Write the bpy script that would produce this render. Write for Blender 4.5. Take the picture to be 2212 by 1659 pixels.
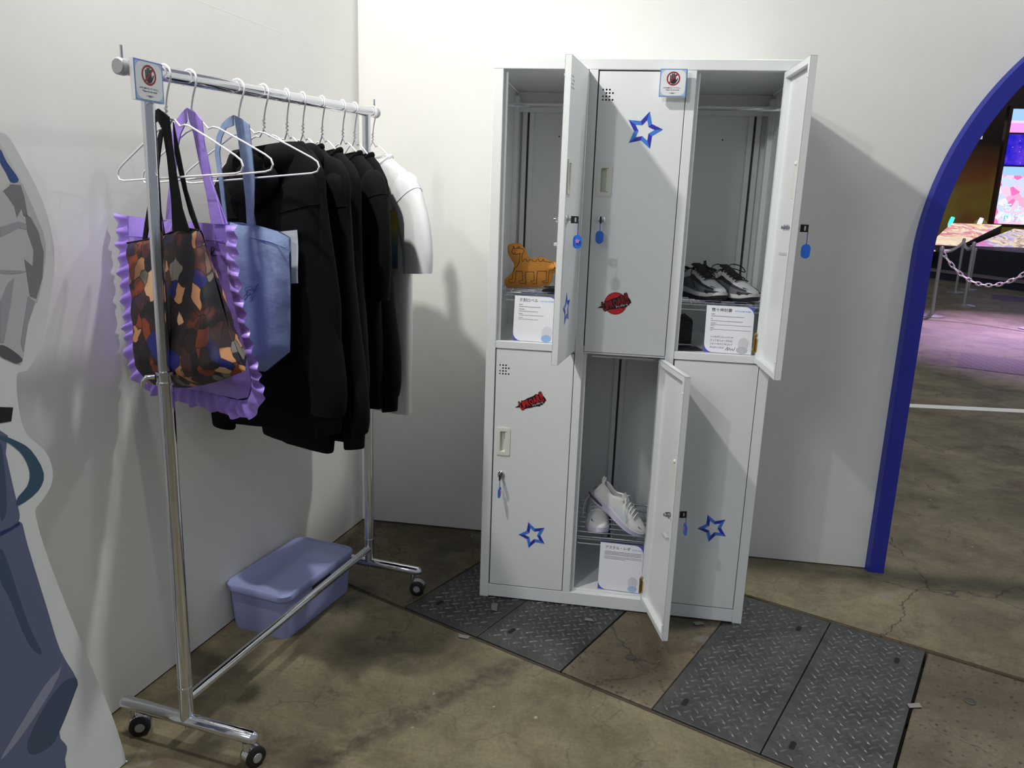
import bpy, bmesh, math, random
from mathutils import Vector, Matrix, noise
from mathutils.geometry import delaunay_2d_cdt
random.seed(7)
for _o in list(bpy.data.objects): bpy.data.objects.remove(_o)
SC = bpy.context.scene
COL = SC.collection

# ---------------------------------------------------------------- camera
IMW, IMH, FPX = 2212, 1659, 1667.85
CAM = Vector((1.0825, -2.9985, 1.3510))
RIGHT = Vector((0.98714271, 0.15617398, 0.03404342))
DOWN = Vector((0.06805297, -0.21792132, -0.97359082))
FWD = Vector((-0.14463077, 0.96338984, -0.22574754))
cd = bpy.data.cameras.new('camera')
cam = bpy.data.objects.new('camera', cd); COL.objects.link(cam)
cd.sensor_fit = 'HORIZONTAL'; cd.sensor_width = 36.0; cd.lens = FPX / IMW * 36.0
cd.clip_start = 0.05; cd.clip_end = 100
cam.matrix_world = Matrix(((RIGHT.x, -DOWN.x, -FWD.x, CAM.x), (RIGHT.y, -DOWN.y, -FWD.y, CAM.y), (RIGHT.z, -DOWN.z, -FWD.z, CAM.z), (0, 0, 0, 1)))
SC.camera = cam

# ---------------------------------------------------------------- world, lamps, exposure
w = bpy.data.worlds.new('hall_air'); SC.world = w; w.use_nodes = True
w.node_tree.nodes['Background'].inputs[0].default_value = (0.86, 0.92, 1.0, 1)
w.node_tree.nodes['Background'].inputs[1].default_value = 0.23
SC.view_settings.view_transform = 'Standard'
SC.view_settings.look = 'None'
SC.view_settings.exposure = 0.22
SC.view_settings.gamma = 1.0
SC.view_settings.use_curve_mapping = False

def lamp(name, pos, target, power, size, color):
    l = bpy.data.lights.new(name, 'AREA'); l.shape = 'DISK'; l.size = size; l.energy = power; l.color = color
    o = bpy.data.objects.new(name, l); COL.objects.link(o)
    o.location = pos; o.rotation_euler = (Vector(pos) - Vector(target)).to_track_quat('Z', 'Y').to_euler()
    return o
# arm spots clamped on the booth walls, the hall's high lamps, and one added purple floor fill
lamp('arm_spot_rack', (-0.06, -1.52, 2.77), (0.7, -0.4, 1.2), 25, 0.07, (1.0, 0.965, 0.90))
lamp('arm_spot_entry', (-0.20, -3.10, 2.65), (1.2, -0.5, 1.0), 10, 0.09, (1.0, 0.98, 0.94))
lamp('arm_spot_arch', (2.62, -0.32, 2.72), (0.0, -1.1, 1.1), 4.5, 0.09, (0.98, 0.97, 1.0))
lamp('hall_lamp_front', (-2.5, -8.4, 4.6), (1.1, -0.5, 1.0), 95, 2.2, (0.97, 0.99, 1.0))
fill_l = lamp('purple_floor_fill', (6.6, 11.0, 6.0), (6.2, 7.4, 0.0), 80, 0.3, (0.80, 0.50, 1.0)); fill_l.data.spread = math.radians(42)  # added fill, stands in for the big screen's purple glow on the floor
lamp('hall_high_bay', (3.8, 0.35, 9.7), (0.0, -0.6, 0.5), 340, 0.45, (1.0, 0.98, 0.95))

# ---------------------------------------------------------------- pixel -> point helpers
def ray(u, v): return RIGHT * ((u - IMW / 2) / FPX) + DOWN * ((v - IMH / 2) / FPX) + FWD
def on_plane(u, v, n, p0):
    d = ray(u, v); n = Vector(n); return CAM + d * (n.dot(Vector(p0) - CAM) / n.dot(d))
def on_floor(u, v, z=0.0): return on_plane(u, v, (0, 0, 1), (0, 0, z))
def on_y(u, v, y): return on_plane(u, v, (0, 1, 0), (0, y, 0))

# ---------------------------------------------------------------- materials
def S(r, g, b):
    f = lambda c: (c / 255 / 12.92) if c / 255 <= 0.04045 else ((c / 255 + 0.055) / 1.055) ** 2.4
    return (f(r), f(g), f(b), 1)
MATS = {}
def mat(name, col, rough=0.5, metal=0.0, bump=0.0, bscale=200.0, var=0.0, vscale=8.0, sheen=0.0, emit=None, estr=0.0, alpha=None, coat=0.0, spec=None, trans=0.0):
    if name in MATS: return MATS[name]
    m = bpy.data.materials.new(name); m.use_nodes = True; nt = m.node_tree
    b = nt.nodes['Principled BSDF']; I = b.inputs
    I['Base Color'].default_value = col; I['Roughness'].default_value = rough; I['Metallic'].default_value = metal
    if spec is not None: I['Specular IOR Level'].default_value = spec
    if sheen: I['Sheen Weight'].default_value = sheen; I['Sheen Roughness'].default_value = 0.5
    if coat: I['Coat Weight'].default_value = coat; I['Coat Roughness'].default_value = 0.1
    if trans: I['Transmission Weight'].default_value = trans
    if emit: I['Emission Color'].default_value = emit; I['Emission Strength'].default_value = estr
    if alpha is not None: I['Alpha'].default_value = alpha
    tc = nt.nodes.new('ShaderNodeTexCoord')
    if var:
        n = nt.nodes.new('ShaderNodeTexNoise'); n.inputs['Scale'].default_value = vscale; n.inputs['Detail'].default_value = 5
        nt.links.new(tc.outputs['Object'], n.inputs['Vector'])
        r = nt.nodes.new('ShaderNodeMapRange'); r.inputs[3].default_value = 1 - var; r.inputs[4].default_value = 1 + var
        nt.links.new(n.outputs['Fac'], r.inputs[0])
        h = nt.nodes.new('ShaderNodeMix'); h.data_type = 'RGBA'; h.blend_type = 'MULTIPLY'; h.inputs[0].default_value = 1
        h.inputs[6].default_value = col; nt.links.new(r.outputs[0], h.inputs[7]); nt.links.new(h.outputs[2], I['Base Color'])
    if bump:
        n = nt.nodes.new('ShaderNodeTexNoise'); n.inputs['Scale'].default_value = bscale; n.inputs['Detail'].default_value = 3
        nt.links.new(tc.outputs['Object'], n.inputs['Vector'])
        k = nt.nodes.new('ShaderNodeBump'); k.inputs['Strength'].default_value = bump; k.inputs['Distance'].default_value = 0.002
        nt.links.new(n.outputs['Fac'], k.inputs['Height']); nt.links.new(k.outputs[0], I['Normal'])
    MATS[name] = m; return m

def glow(name, col, s):
    return mat(name, col, 0.5, emit=col, estr=s)

# ---------------------------------------------------------------- mesh builder
class Fr:
    """a frame: local (x, y, z) -> world"""
    def __init__(s, o, ex, ey, ez): s.o, s.x, s.y, s.z = Vector(o), Vector(ex), Vector(ey), Vector(ez)
    def __call__(s, a, b, c=0.0): return s.o + s.x * a + s.y * b + s.z * c
    def matrix(s): return Matrix(((s.x.x, s.y.x, s.z.x, s.o.x), (s.x.y, s.y.y, s.z.y, s.o.y), (s.x.z, s.y.z, s.z.z, s.o.z), (0, 0, 0, 1)))
WORLD = Fr((0, 0, 0), (1, 0, 0), (0, 1, 0), (0, 0, 1))

class MB:
    def __init__(s, fr=WORLD): s.v = []; s.f = []; s.m = []; s.fr = fr
    def add(s, vs, fs, mi=0):
        o = len(s.v)
        s.v += [s.fr(*v) for v in vs]; s.f += [tuple(i + o for i in f) for f in fs]; s.m += [mi] * len(fs)
        return s
    def box(s, x0, x1, y0, y1, z0, z1, mi=0):
        vs = [(x, y, z) for z in (z0, z1) for y in (y0, y1) for x in (x0, x1)]
        return s.add(vs, [(0, 2, 3, 1), (4, 5, 7, 6), (0, 1, 5, 4), (2, 6, 7, 3), (0, 4, 6, 2), (1, 3, 7, 5)], mi)
    def rings(s, rs, closed=True, caps=True, loop=False, mi=0):
        n = len(rs[0]); vs = [p for r in rs for p in r]; fs = []
        R = len(rs)
        for i in range(R if loop else R - 1):
            a, b = i * n, ((i + 1) % R) * n
            for j in range(n if closed else n - 1):
                k = (j + 1) % n; fs.append((a + j, a + k, b + k, b + j))
        if caps and closed and not loop:
            fs.append(tuple(reversed(range(n)))); fs.append(tuple((R - 1) * n + j for j in range(n)))
        return s.add(vs, fs, mi)
    def tube(s, path, r, seg=10, caps=True, loop=False, mi=0, squash=1.0, up=None):
        P = [Vector(p) for p in path]; n = len(P); rs = []
        last = None
        for i, p in enumerate(P):
            if loop: t = (P[(i + 1) % n] - P[i - 1])
            else: t = P[min(i + 1, n - 1)] - P[max(i - 1, 0)]
            t.normalize()
            if up is not None: a = Vector(up)
            elif last is None: a = Vector((0, 0, 1)) if abs(t.z) < 0.9 else Vector((1, 0, 0))
            else: a = last
            a = a - t * a.dot(t)
            if a.length < 1e-6: a = Vector((1, 0, 0)) - t * t.x
            a.normalize(); last = a; b = t.cross(a)
            rr = r[i] if isinstance(r, (list, tuple)) else r
            rs.append([tuple(p + a * (rr * math.cos(q)) + b * (rr * squash * math.sin(q))) for q in [2 * math.pi * k / seg for k in range(seg)]])
        return s.rings(rs, True, caps, loop, mi)
    def cyl(s, p0, p1, r, seg=16, mi=0, r1=None): return s.tube([p0, p1], [r, r if r1 is None else r1], seg, mi=mi)
    def lathe(s, prof, seg=20, c=(0, 0, 0), ax='z', mi=0):
        rs = []
        for r, h in prof:
            q = []
            for k in range(seg):
                a = 2 * math.pi * k / seg; x, y = r * math.cos(a), r * math.sin(a)
                q.append((c[0] + x, c[1] + y, c[2] + h) if ax == 'z' else ((c[0] + h, c[1] + x, c[2] + y) if ax == 'x' else (c[0] + y, c[1] + h, c[2] + x)))
            rs.append(q)
        return s.rings(rs, mi=mi)
    def sphere(s, c, r, seg=12, mi=0, sz=(1, 1, 1)):
        n = seg // 2; prof = [(max(r * math.sin(math.pi * i / n), 1e-5), -r * math.cos(math.pi * i / n)) for i in range(n + 1)]
        rs = []
        for rr, h in prof: rs.append([(c[0] + sz[0] * rr * math.cos(2 * math.pi * k / seg), c[1] + sz[1] * rr * math.sin(2 * math.pi * k / seg), c[2] + sz[2] * h) for k in range(seg)])
        return s.rings(rs, mi=mi)
    def prism(s, pts, z0, z1, mi=0, both=True):
        """outline in local x,y extruded along local z"""
        n = len(pts)
        tri, vv = fill2d(pts)
        s.add([(p[0], p[1], z1) for p in vv], tri, mi)
        if both:
            s.add([(p[0], p[1], z0) for p in vv], [tuple(reversed(t)) for t in tri], mi)
            s.add([(p[0], p[1], z) for z in (z0, z1) for p in pts], [(j, (j + 1) % n, n + (j + 1) % n, n + j) for j in range(n)], mi)
        return s
    def build(s, name, mats, parent=None, smooth=40, bevel=0.0, bseg=2, base=True):
        me = bpy.data.meshes.new(name)
        V = s.v; M = None
        if parent is not None: M = wmat(parent).inverted(); V = [M @ v for v in V]; o_loc = None
        elif base:
            lo = [min(v[i] for v in V) for i in range(3)]; hi = [max(v[i] for v in V) for i in range(3)]
            o_loc = Vector(((lo[0] + hi[0]) / 2, (lo[1] + hi[1]) / 2, lo[2])); V = [v - o_loc for v in V]
        else: o_loc = Vector((0, 0, 0))
        me.from_pydata([tuple(v) for v in V], [], s.f)
        if not isinstance(mats, (list, tuple)): mats = [mats]
        for m in mats: me.materials.append(m)
        me.polygons.foreach_set('material_index', s.m)
        if smooth:
            me.polygons.foreach_set('use_smooth', [True] * len(me.polygons))
            me.update(); me.set_sharp_from_angle(angle=math.radians(smooth))
        me.validate(); me.update()
        o = bpy.data.objects.new(name, me); COL.objects.link(o)
        if parent is not None: o.parent = parent
        else: o.location = o_loc
        if bevel:
            b = o.modifiers.new('bevel', 'BEVEL'); b.width = bevel; b.segments = bseg; b.limit_method = 'ANGLE'; b.angle_limit = math.radians(40)
        return o

def wmat(o):
    m = o.matrix_basis.copy()
    while o.parent: o = o.parent; m = o.matrix_basis @ m
    return m

def signed_area(p): return 0.5 * sum(p[i][0] * p[(i + 1) % len(p)][1] - p[(i + 1) % len(p)][0] * p[i][1] for i in range(len(p)))
def fill2d(pts, extra=()):
    P = [Vector((p[0], p[1])) for p in pts]
    if signed_area(pts) < 0: idx = list(range(len(P)))[::-1]
    else: idx = list(range(len(P)))
    n = len(P)
    E = [(idx[i], idx[(i + 1) % n]) for i in range(n)]
    r = delaunay_2d_cdt(P + [Vector(e) for e in extra], E, [idx], 1, 1e-7)
    return [tuple(f) for f in r[2]], [(v[0], v[1]) for v in r[0]]
def inside(p, poly):
    x, y = p; c = False; n = len(poly); j = n - 1
    for i in range(n):
        xi, yi = poly[i]; xj, yj = poly[j]
        if (yi > y) != (yj > y) and x < (xj - xi) * (y - yi) / (yj - yi) + xi: c = not c
        j = i
    return c
def dist_poly(p, poly):
    best = 1e9; n = len(poly)
    for i in range(n):
        ax, ay = poly[i]; bx, by = poly[(i + 1) % n]; dx, dy = bx - ax, by - ay
        t = max(0, min(1, ((p[0] - ax) * dx + (p[1] - ay) * dy) / (dx * dx + dy * dy + 1e-12)))
        best = min(best, math.hypot(p[0] - ax - t * dx, p[1] - ay - t * dy))
    return best
def resample(pts, step, closed=True):
    out = []; n = len(pts)
    for i in range(n if closed else n - 1):
        a, b = Vector(pts[i]), Vector(pts[(i + 1) % n]); L = (b - a).length; k = max(1, int(round(L / step)))
        for j in range(k): out.append(tuple(a.lerp(b, j / k)))
    if not closed: out.append(tuple(pts[-1]))
    return out
def smooth_path(pts, n=8, closed=False):
    """Catmull-Rom"""
    P = [Vector(p) for p in pts]; out = []; N = len(P)
    for i in range(N if closed else N - 1):
        if closed: p0, p1, p2, p3 = P[i - 1], P[i], P[(i + 1) % N], P[(i + 2) % N]
        else: p0, p1, p2, p3 = P[max(i - 1, 0)], P[i], P[i + 1], P[min(i + 2, N - 1)]
        for j in range(n):
            t = j / n
            out.append(tuple(0.5 * ((2 * p1) + (p2 - p0) * t + (2 * p0 - 5 * p1 + 4 * p2 - p3) * t * t + (3 * p1 - p0 - 3 * p2 + p3) * t ** 3)))
    if not closed: out.append(tuple(P[-1]))
    return out
def inner_grid(poly, step):
    xs = [p[0] for p in poly]; ys = [p[1] for p in poly]; out = []
    x = min(xs) + step / 2; r = 0
    while x < max(xs):
        y = min(ys) + step / 2 + (step / 2 if r % 2 else 0)
        while y < max(ys):
            if inside((x, y), poly) and dist_poly((x, y), poly) > step * 0.4: out.append((x, y))
            y += step
        x += step; r += 1
    return out
def panel(mb, outline, height, step=0.012, mi=0, offset=0.0, side=1, rs=None):
    """sheet filling an outline (local x,z ; depth = local y) ; height(x, z, edge distance) pushes it along -y*side"""
    O = resample(outline, rs or step); g = inner_grid(O, step); tri, vv = fill2d(O, g)
    vs = [(p[0], offset - side * height(p[0], p[1], dist_poly(p, O)), p[1]) for p in vv]
    mb.add(vs, tri if side > 0 else [tuple(reversed(t)) for t in tri], mi)

def tag(o, label, cat, group=None, kind=None):
    if label: o['label'] = label
    if cat: o['category'] = cat
    if group: o['group'] = group
    if kind: o['kind'] = kind
    return o
def thing(name, label, cat, loc=(0, 0, 0), rz=0.0, group=None):
    o = bpy.data.objects.new(name, None); COL.objects.link(o); o.empty_display_size = 0.1
    o.location = loc; o.rotation_euler = (0, 0, rz); return tag(o, label, cat, group)
def structure(o): o['kind'] = 'structure'; return o
def copy_tree(o, parent=None):
    c = o.copy(); COL.objects.link(c)
    if parent is not None: c.parent = parent
    for ch in [x for x in bpy.data.objects if x.parent == o]: copy_tree(ch, c)
    return c

_tc = {}
def text2d(s, size=1.0, align='CENTER', bold=0.0, shear=0.0):
    k = (s, align, bold, shear)
    if k not in _tc:
        c = bpy.data.curves.new('lettering', 'FONT'); c.body = s; c.size = 1.0; c.align_x = align; c.align_y = 'CENTER'; c.resolution_u = 2; c.offset = bold; c.shear = shear
        o = bpy.data.objects.new('lettering', c); COL.objects.link(o)
        dg = bpy.context.evaluated_depsgraph_get(); dg.update(); ev = o.evaluated_get(dg); me = ev.to_mesh()
        _tc[k] = ([(v.co.x, v.co.y) for v in me.vertices], [tuple(p.vertices) for p in me.polygons])
        ev.to_mesh_clear(); bpy.data.objects.remove(o); bpy.data.curves.remove(c)
    v, f = _tc[k]; return [(x * size, y * size) for x, y in v], f
def put_text(mb, s, x, y, size, z, mi=0, align='CENTER', bold=0.0, rot=0.0, width=None, shear=0.0):
    v, f = text2d(s, size, align, bold, shear)
    if width and v:
        w = max(a for a, b in v) - min(a for a, b in v); k = width / w; v = [(a * k, b * k) for a, b in v]
    c, q = math.cos(rot), math.sin(rot)
    mb.add([(x + a * c - b * q, y + a * q + b * c, z) for a, b in v], f, mi)
def circle(cx, cy, r, n=32, r2=None, a0=0): return [(cx + r * math.cos(a0 + 2 * math.pi * k / n), cy + (r2 or r) * math.sin(a0 + 2 * math.pi * k / n)) for k in range(n)]
def flat(mb, pts, z, mi=0): tri, vv = fill2d(pts); mb.add([(p[0], p[1], z) for p in vv], tri, mi)
def ring2d(mb, cx, cy, r0, r1, z, mi=0, n=40):
    mb.add([(x, y, z) for x, y in circle(cx, cy, r0, n)] + [(x, y, z) for x, y in circle(cx, cy, r1, n)], [(j, n + j, n + (j + 1) % n, (j + 1) % n) for j in range(n)], mi)
def rrect(x0, x1, y0, y1, r, n=5):
    out = []
    for cx, cy, a in ((x1 - r, y1 - r, 0), (x0 + r, y1 - r, 90), (x0 + r, y0 + r, 180), (x1 - r, y0 + r, 270)):
        for k in range(n + 1): q = math.radians(a + 90 * k / n); out.append((cx + r * math.cos(q), cy + r * math.sin(q)))
    return out
# ================================================================ node helper
class G:
    def __init__(s, name):
        s.m = bpy.data.materials.new(name); s.m.use_nodes = True; s.t = s.m.node_tree; s.b = s.t.nodes['Principled BSDF']; s.I = s.b.inputs
        s.geo = s.t.nodes.new('ShaderNodeNewGeometry'); s.pos = s.geo.outputs['Position']
        s.tc = s.t.nodes.new('ShaderNodeTexCoord'); s.obj = s.tc.outputs['Object']
    def link(s, a, b):
        if hasattr(a, 'links'): s.t.links.new(a, b)
        else: b.default_value = a
    def noise(s, scale, detail=4, rough=0.55, vec=None, dist=0.0, col=False):
        n = s.t.nodes.new('ShaderNodeTexNoise'); n.inputs['Scale'].default_value = scale; n.inputs['Detail'].default_value = detail; n.inputs['Roughness'].default_value = rough; n.inputs['Distortion'].default_value = dist
        s.t.links.new(vec or s.pos, n.inputs['Vector']); return n.outputs['Color' if col else 'Fac']
    def voro(s, scale, feature='F1', vec=None, out='Distance', rand=1.0):
        n = s.t.nodes.new('ShaderNodeTexVoronoi'); n.feature = feature; n.inputs['Scale'].default_value = scale; n.inputs['Randomness'].default_value = rand
        s.t.links.new(vec or s.pos, n.inputs['Vector']); return n.outputs[out]
    def math(s, op, a, b=0.0, c=0.0, clamp=False):
        n = s.t.nodes.new('ShaderNodeMath'); n.operation = op; n.use_clamp = clamp
        for i, x in enumerate((a, b, c)): s.link(x, n.inputs[i])
        return n.outputs[0]
    def rng(s, x, a, b, c=0.0, d=1.0):
        n = s.t.nodes.new('ShaderNodeMapRange'); s.link(x, n.inputs[0])
        for i, q in enumerate((a, b, c, d)): n.inputs[i + 1].default_value = q
        return n.outputs[0]
    def mix(s, f, a, b, mode='MIX'):
        n = s.t.nodes.new('ShaderNodeMix'); n.data_type = 'RGBA'; n.blend_type = mode
        s.link(f, n.inputs[0]); s.link(a, n.inputs[6]); s.link(b, n.inputs[7]); return n.outputs[2]
    def ramp(s, x, stops, const=False):
        n = s.t.nodes.new('ShaderNodeValToRGB'); n.color_ramp.interpolation = 'CONSTANT' if const else 'LINEAR'
        e = n.color_ramp.elements
        while len(e) > 1: e.remove(e[-1])
        e[0].position, e[0].color = stops[0]
        for p, c in stops[1:]: q = e.new(p); q.color = c
        s.link(x, n.inputs[0]); return n.outputs[0]
    def dot(s, v, off=0.0, vec=None):
        n = s.t.nodes.new('ShaderNodeVectorMath'); n.operation = 'DOT_PRODUCT'; s.t.links.new(vec or s.pos, n.inputs[0]); n.inputs[1].default_value = v
        return s.math('SUBTRACT', n.outputs['Value'], off)
    def vadd(s, a, b, k=1.0):
        m = s.t.nodes.new('ShaderNodeVectorMath'); m.operation = 'SCALE'; s.t.links.new(b, m.inputs[0]); m.inputs['Scale'].default_value = k
        n = s.t.nodes.new('ShaderNodeVectorMath'); n.operation = 'ADD'; s.t.links.new(a, n.inputs[0]); s.t.links.new(m.outputs[0], n.inputs[1]); return n.outputs[0]
    def vmul(s, a, v):
        m = s.t.nodes.new('ShaderNodeVectorMath'); m.operation = 'MULTIPLY'; s.t.links.new(a, m.inputs[0]); m.inputs[1].default_value = v; return m.outputs[0]
    def bump(s, h, strength, distance=0.002):
        k = s.t.nodes.new('ShaderNodeBump'); k.inputs['Strength'].default_value = strength; k.inputs['Distance'].default_value = distance
        s.link(h, k.inputs['Height']); s.t.links.new(k.outputs[0], s.I['Normal'])
    def out(s, col=None, rough=None, metal=None, emit=None, estr=None):
        for x, k in ((col, 'Base Color'), (rough, 'Roughness'), (metal, 'Metallic'), (emit, 'Emission Color'), (estr, 'Emission Strength')):
            if x is not None: s.link(x, s.I[k])
        return s.m

def concrete(name, a, b, dark, pebbles=False):
    g = G(name)
    big = g.noise(1.6, 6, 0.62, dist=0.4); mid = g.noise(9, 6, 0.7); fine = g.noise(95, 3, 0.6)
    c = g.mix(g.rng(big, 0.36, 0.62), b, a)
    c = g.mix(g.rng(mid, 0.35, 0.7, 0.0, 0.65), c, g.mix(1.0, c, (0.52, 0.50, 0.47, 1), 'MULTIPLY'))
    c = g.mix(g.rng(fine, 0.3, 0.75, 0.0, 0.55), c, g.mix(1.0, c, (0.45, 0.42, 0.4, 1), 'MULTIPLY'))
    # stains
    st = g.noise(2.7, 5, 0.6, vec=g.vadd(g.pos, g.noise(5, 2, col=True), 0.12))
    c = g.mix(g.rng(st, 0.60, 0.70, 0, 0.75), c, dark)
    # hairline crazing and rusty mottling
    hv = g.vadd(g.pos, g.noise(22, 4, col=True), 0.05)
    hl = g.math('MULTIPLY', g.rng(g.voro(11, 'DISTANCE_TO_EDGE', hv), 0.0, 0.035, 1, 0), g.rng(g.noise(7, 3), 0.48, 0.62))
    c = g.mix(g.math('MULTIPLY', hl, 0.5), c, S(44, 38, 30))
    rm = g.noise(4.2, 7, 0.72, vec=g.vadd(g.pos, g.noise(3, 2, col=True), 0.3))
    c = g.mix(g.rng(rm, 0.50, 0.68, 0, 0.6), c, S(70, 56, 40))
    # pale chips and flakes
    chip = g.math('MULTIPLY', g.rng(g.voro(13), 0.0, 0.16, 1, 0), g.rng(g.noise(40, 2), 0.5, 0.6))
    c = g.mix(g.rng(chip, 0.35, 0.6, 0, 0.55), c, S(176, 170, 156))
    gray = g.math('MULTIPLY', g.rng(g.voro(3.1), 0.05, 0.16, 1, 0), g.rng(g.noise(16, 2), 0.45, 0.6))
    c = g.mix(g.rng(gray, 0.3, 0.6, 0, 0.6), c, S(112, 110, 104))
    # cracks
    wv = g.vadd(g.pos, g.noise(6, 4, col=True), 0.16)
    cr = g.voro(1.35, 'DISTANCE_TO_EDGE', wv)
    crk = g.math('MULTIPLY', g.rng(cr, 0.0, 0.006, 1, 0), g.rng(g.noise(1.5, 2), 0.47, 0.55))
    c = g.mix(g.math('MULTIPLY', crk, 0.75), c, S(34, 28, 24))
    if pebbles:
        pv = g.vadd(g.pos, g.noise(30, 2, col=True), 0.01)
        pb = g.math('MULTIPLY', g.rng(g.voro(44, vec=pv), 0.16, 0.26, 1, 0), g.rng(g.noise(14, 2), 0.42, 0.52))
        c = g.mix(g.math('MULTIPLY', pb, 0.8), c, S(46, 34, 30))
        pb2 = g.rng(g.voro(23, vec=pv), 0.10, 0.16, 1, 0)
        c = g.mix(g.math('MULTIPLY', pb2, 0.6), c, S(60, 40, 34))
    else:
        # a long black rubber scuff crossing the slab
        p, q = on_floor(690, 1650), on_floor(1120, 1425); d = (q - p).normalized(); nn = Vector((-d.y, d.x, 0))
        across = g.dot(nn, nn.dot(p)); along = g.dot(d, d.dot(p))
        L = (q - p).length
        wob = g.noise(3.0, 3); streak = g.noise(1.0, 3, vec=g.vmul(g.vadd(g.pos, g.noise(4, 2, col=True), 0.0), (1, 1, 1)))
        fine_s = g.noise(30, 3, 0.6)
        band = g.math('ADD', across, g.rng(wob, 0.3, 0.7, -0.02, 0.02))
        prof = g.math('ABSOLUTE', band)
        s1 = g.rng(prof, 0.012, 0.05, 1, 0)
        s1 = g.math('MULTIPLY', s1, g.rng(fine_s, 0.3, 0.62))
        ends = g.math('MULTIPLY', g.rng(along, -0.3, 0.0), g.rng(along, L - 0.02, L + 0.03, 1, 0))
        c = g.mix(g.math('MULTIPLY', g.math('MULTIPLY', s1, ends), 0.8), c, S(52, 44, 38))
    rough = g.rng(mid, 0.3, 0.7, 0.42, 0.66)
    h = g.math('ADD', g.math('MULTIPLY', fine, 0.6), g.math('MULTIPLY', crk, -2.0))
    g.bump(h, 0.35, 0.003)
    return g.out(c, rough)

M_conc = concrete('concrete_floor', S(136, 128, 102), S(100, 93, 71), S(58, 52, 42))
M_slab = concrete('concrete_cover', S(116, 106, 86), S(88, 79, 62), S(54, 47, 39), True)
M_gap = mat('dark_gap', S(22, 19, 17), 0.9)

def wall_paint(name, seams):
    g = G(name)
    n = g.noise(3.0, 4); f = g.noise(260, 2); bl = g.noise(18, 2)
    c = g.mix(g.rng(n, 0.3, 0.7), S(226, 226, 223), S(232, 232, 229))
    h = g.math('ADD', g.math('MULTIPLY', f, 0.25), g.math('MULTIPLY', bl, 0.5))
    for v, off, wd in seams:
        d = g.math('ABSOLUTE', g.dot(v, off))
        h = g.math('ADD', h, g.rng(d, 0.0, wd, 0.5, 0))
    g.bump(h, 0.14, 0.002)
    return g.out(c, 0.55)

# ================================================================ floor with its service trench
TP = Vector((0.949, -0.941, 0)); TU = Vector((0.9057, -0.4240, 0)); TW = Vector((0.4240, 0.9057, 0)); TWID = 0.807
TF = Fr(TP, TU, TW, (0, 0, 1))
def tpos(p): d = p - TP; return d.dot(TU), d.dot(TW)
fm = MB(TF)
fm.box(-30, 30, -30, -0.006, -0.08, 0.0); fm.box(-30, 30, TWID + 0.006, 32, -0.08, 0.0)
fm.box(-30, 30, -0.006, TWID + 0.006, -0.12, -0.06, mi=1)
floor = structure(fm.build('floor', [M_conc, M_gap], base=False, smooth=0))
floor['label'] = 'worn brown concrete exhibition hall floor'
floor['category'] = 'floor'

# steel and concrete trench covers
gs = G('checker_steel')
c = gs.mix(gs.rng(gs.noise(7, 5), 0.3, 0.7), S(64, 66, 65), S(86, 87, 86))
c = gs.mix(gs.rng(gs.noise(45, 4), 0.45, 0.8, 0, 0.5), c, S(48, 48, 48))
gs.bump(gs.noise(150, 2), 0.1)
M_steel = gs.out(c, gs.rng(gs.noise(20, 3), 0.3, 0.7, 0.42, 0.6), 0.55)
gl = G('worn_tread_steel')
M_tread = gl.out(gl.mix(gl.rng(gl.noise(30, 3), 0.35, 0.65), S(84, 86, 85), S(124, 124, 122)), 0.42, 0.6)
M_slot = mat('slot_black', S(8, 8, 8), 0.9)

def lug_mesh(mb, cx, cy, ang, L=0.0152, Wd=0.0034, h=0.0022):
    c, s = math.cos(ang), math.sin(ang)
    base = [(-L, 0), (-L * 0.45, Wd), (L * 0.45, Wd), (L, 0), (L * 0.45, -Wd), (-L * 0.45, -Wd)]
    P = [(cx + x * c - y * s, cy + x * s + y * c, 0.0) for x, y in base]
    T = [(cx + x * 0.62 * c - y * 0.45 * s, cy + x * 0.62 * s + y * 0.45 * c, h) for x, y in base]
    mb.add(P + T, [(i, (i + 1) % 6, 6 + (i + 1) % 6, 6 + i) for i in range(6)] + [tuple(range(6, 12))])

GAPW = 0.0014
def steel_plate(s0, s1, label, slots):
    pm = MB(TF); pm.box(s0 + GAPW, s1 - GAPW, GAPW, TWID - GAPW, -0.05, 0.0)
    o = pm.build('steel_plate', M_steel, floor, bevel=0.0015)
    o['label'] = label
    t = MB(TF); pt = 0.0265; n = 60; sl = [tpos(on_floor(*q)) for q in slots]
    for i in range(-n, n):
        for j in range(-n, n):
            x = (i + j) * pt / math.sqrt(2); y = (i - j) * pt / math.sqrt(2)
            x, y = s0 + 0.01 + x, y + 0.012
            if any(abs(x - a) < 0.015 and abs(y - b) < 0.027 for a, b in sl): continue
            if s0 + 0.016 < x < s1 - 0.016 and 0.016 < y < TWID - 0.016:
                lug_mesh(t, x, y, math.radians(45 if (i + j) % 2 == 0 else -45) + math.radians(4))
    q = t.build('tread_lugs', M_tread, o, smooth=0); q['kind'] = 'stuff'
    for (u, v) in slots:
        a, b = tpos(on_floor(u, v))
        m = MB(TF); m.prism([(x + a, y + b) for x, y in rrect(-0.0075, 0.0075, -0.018, 0.018, 0.0074)], -0.001, 0.0005)
        m.build('lifting_slot', M_slot, o, smooth=0)
    return o
steel_plate(-0.616, -0.311, 'dark checker plate cover beside the far rack caster', [(950, 1302)])
steel_plate(-0.311, 0.0, 'dark checker plate cover under the left locker column', [(1105, 1363)])
steel_plate(0.296, 0.597, 'grey checker plate cover under the right locker corner', [(1725, 1358), (1480, 1517)])
steel_plate(0.597, 0.888, 'grey checker plate cover right of the locker', [(1937, 1427), (1712, 1610)])
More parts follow.
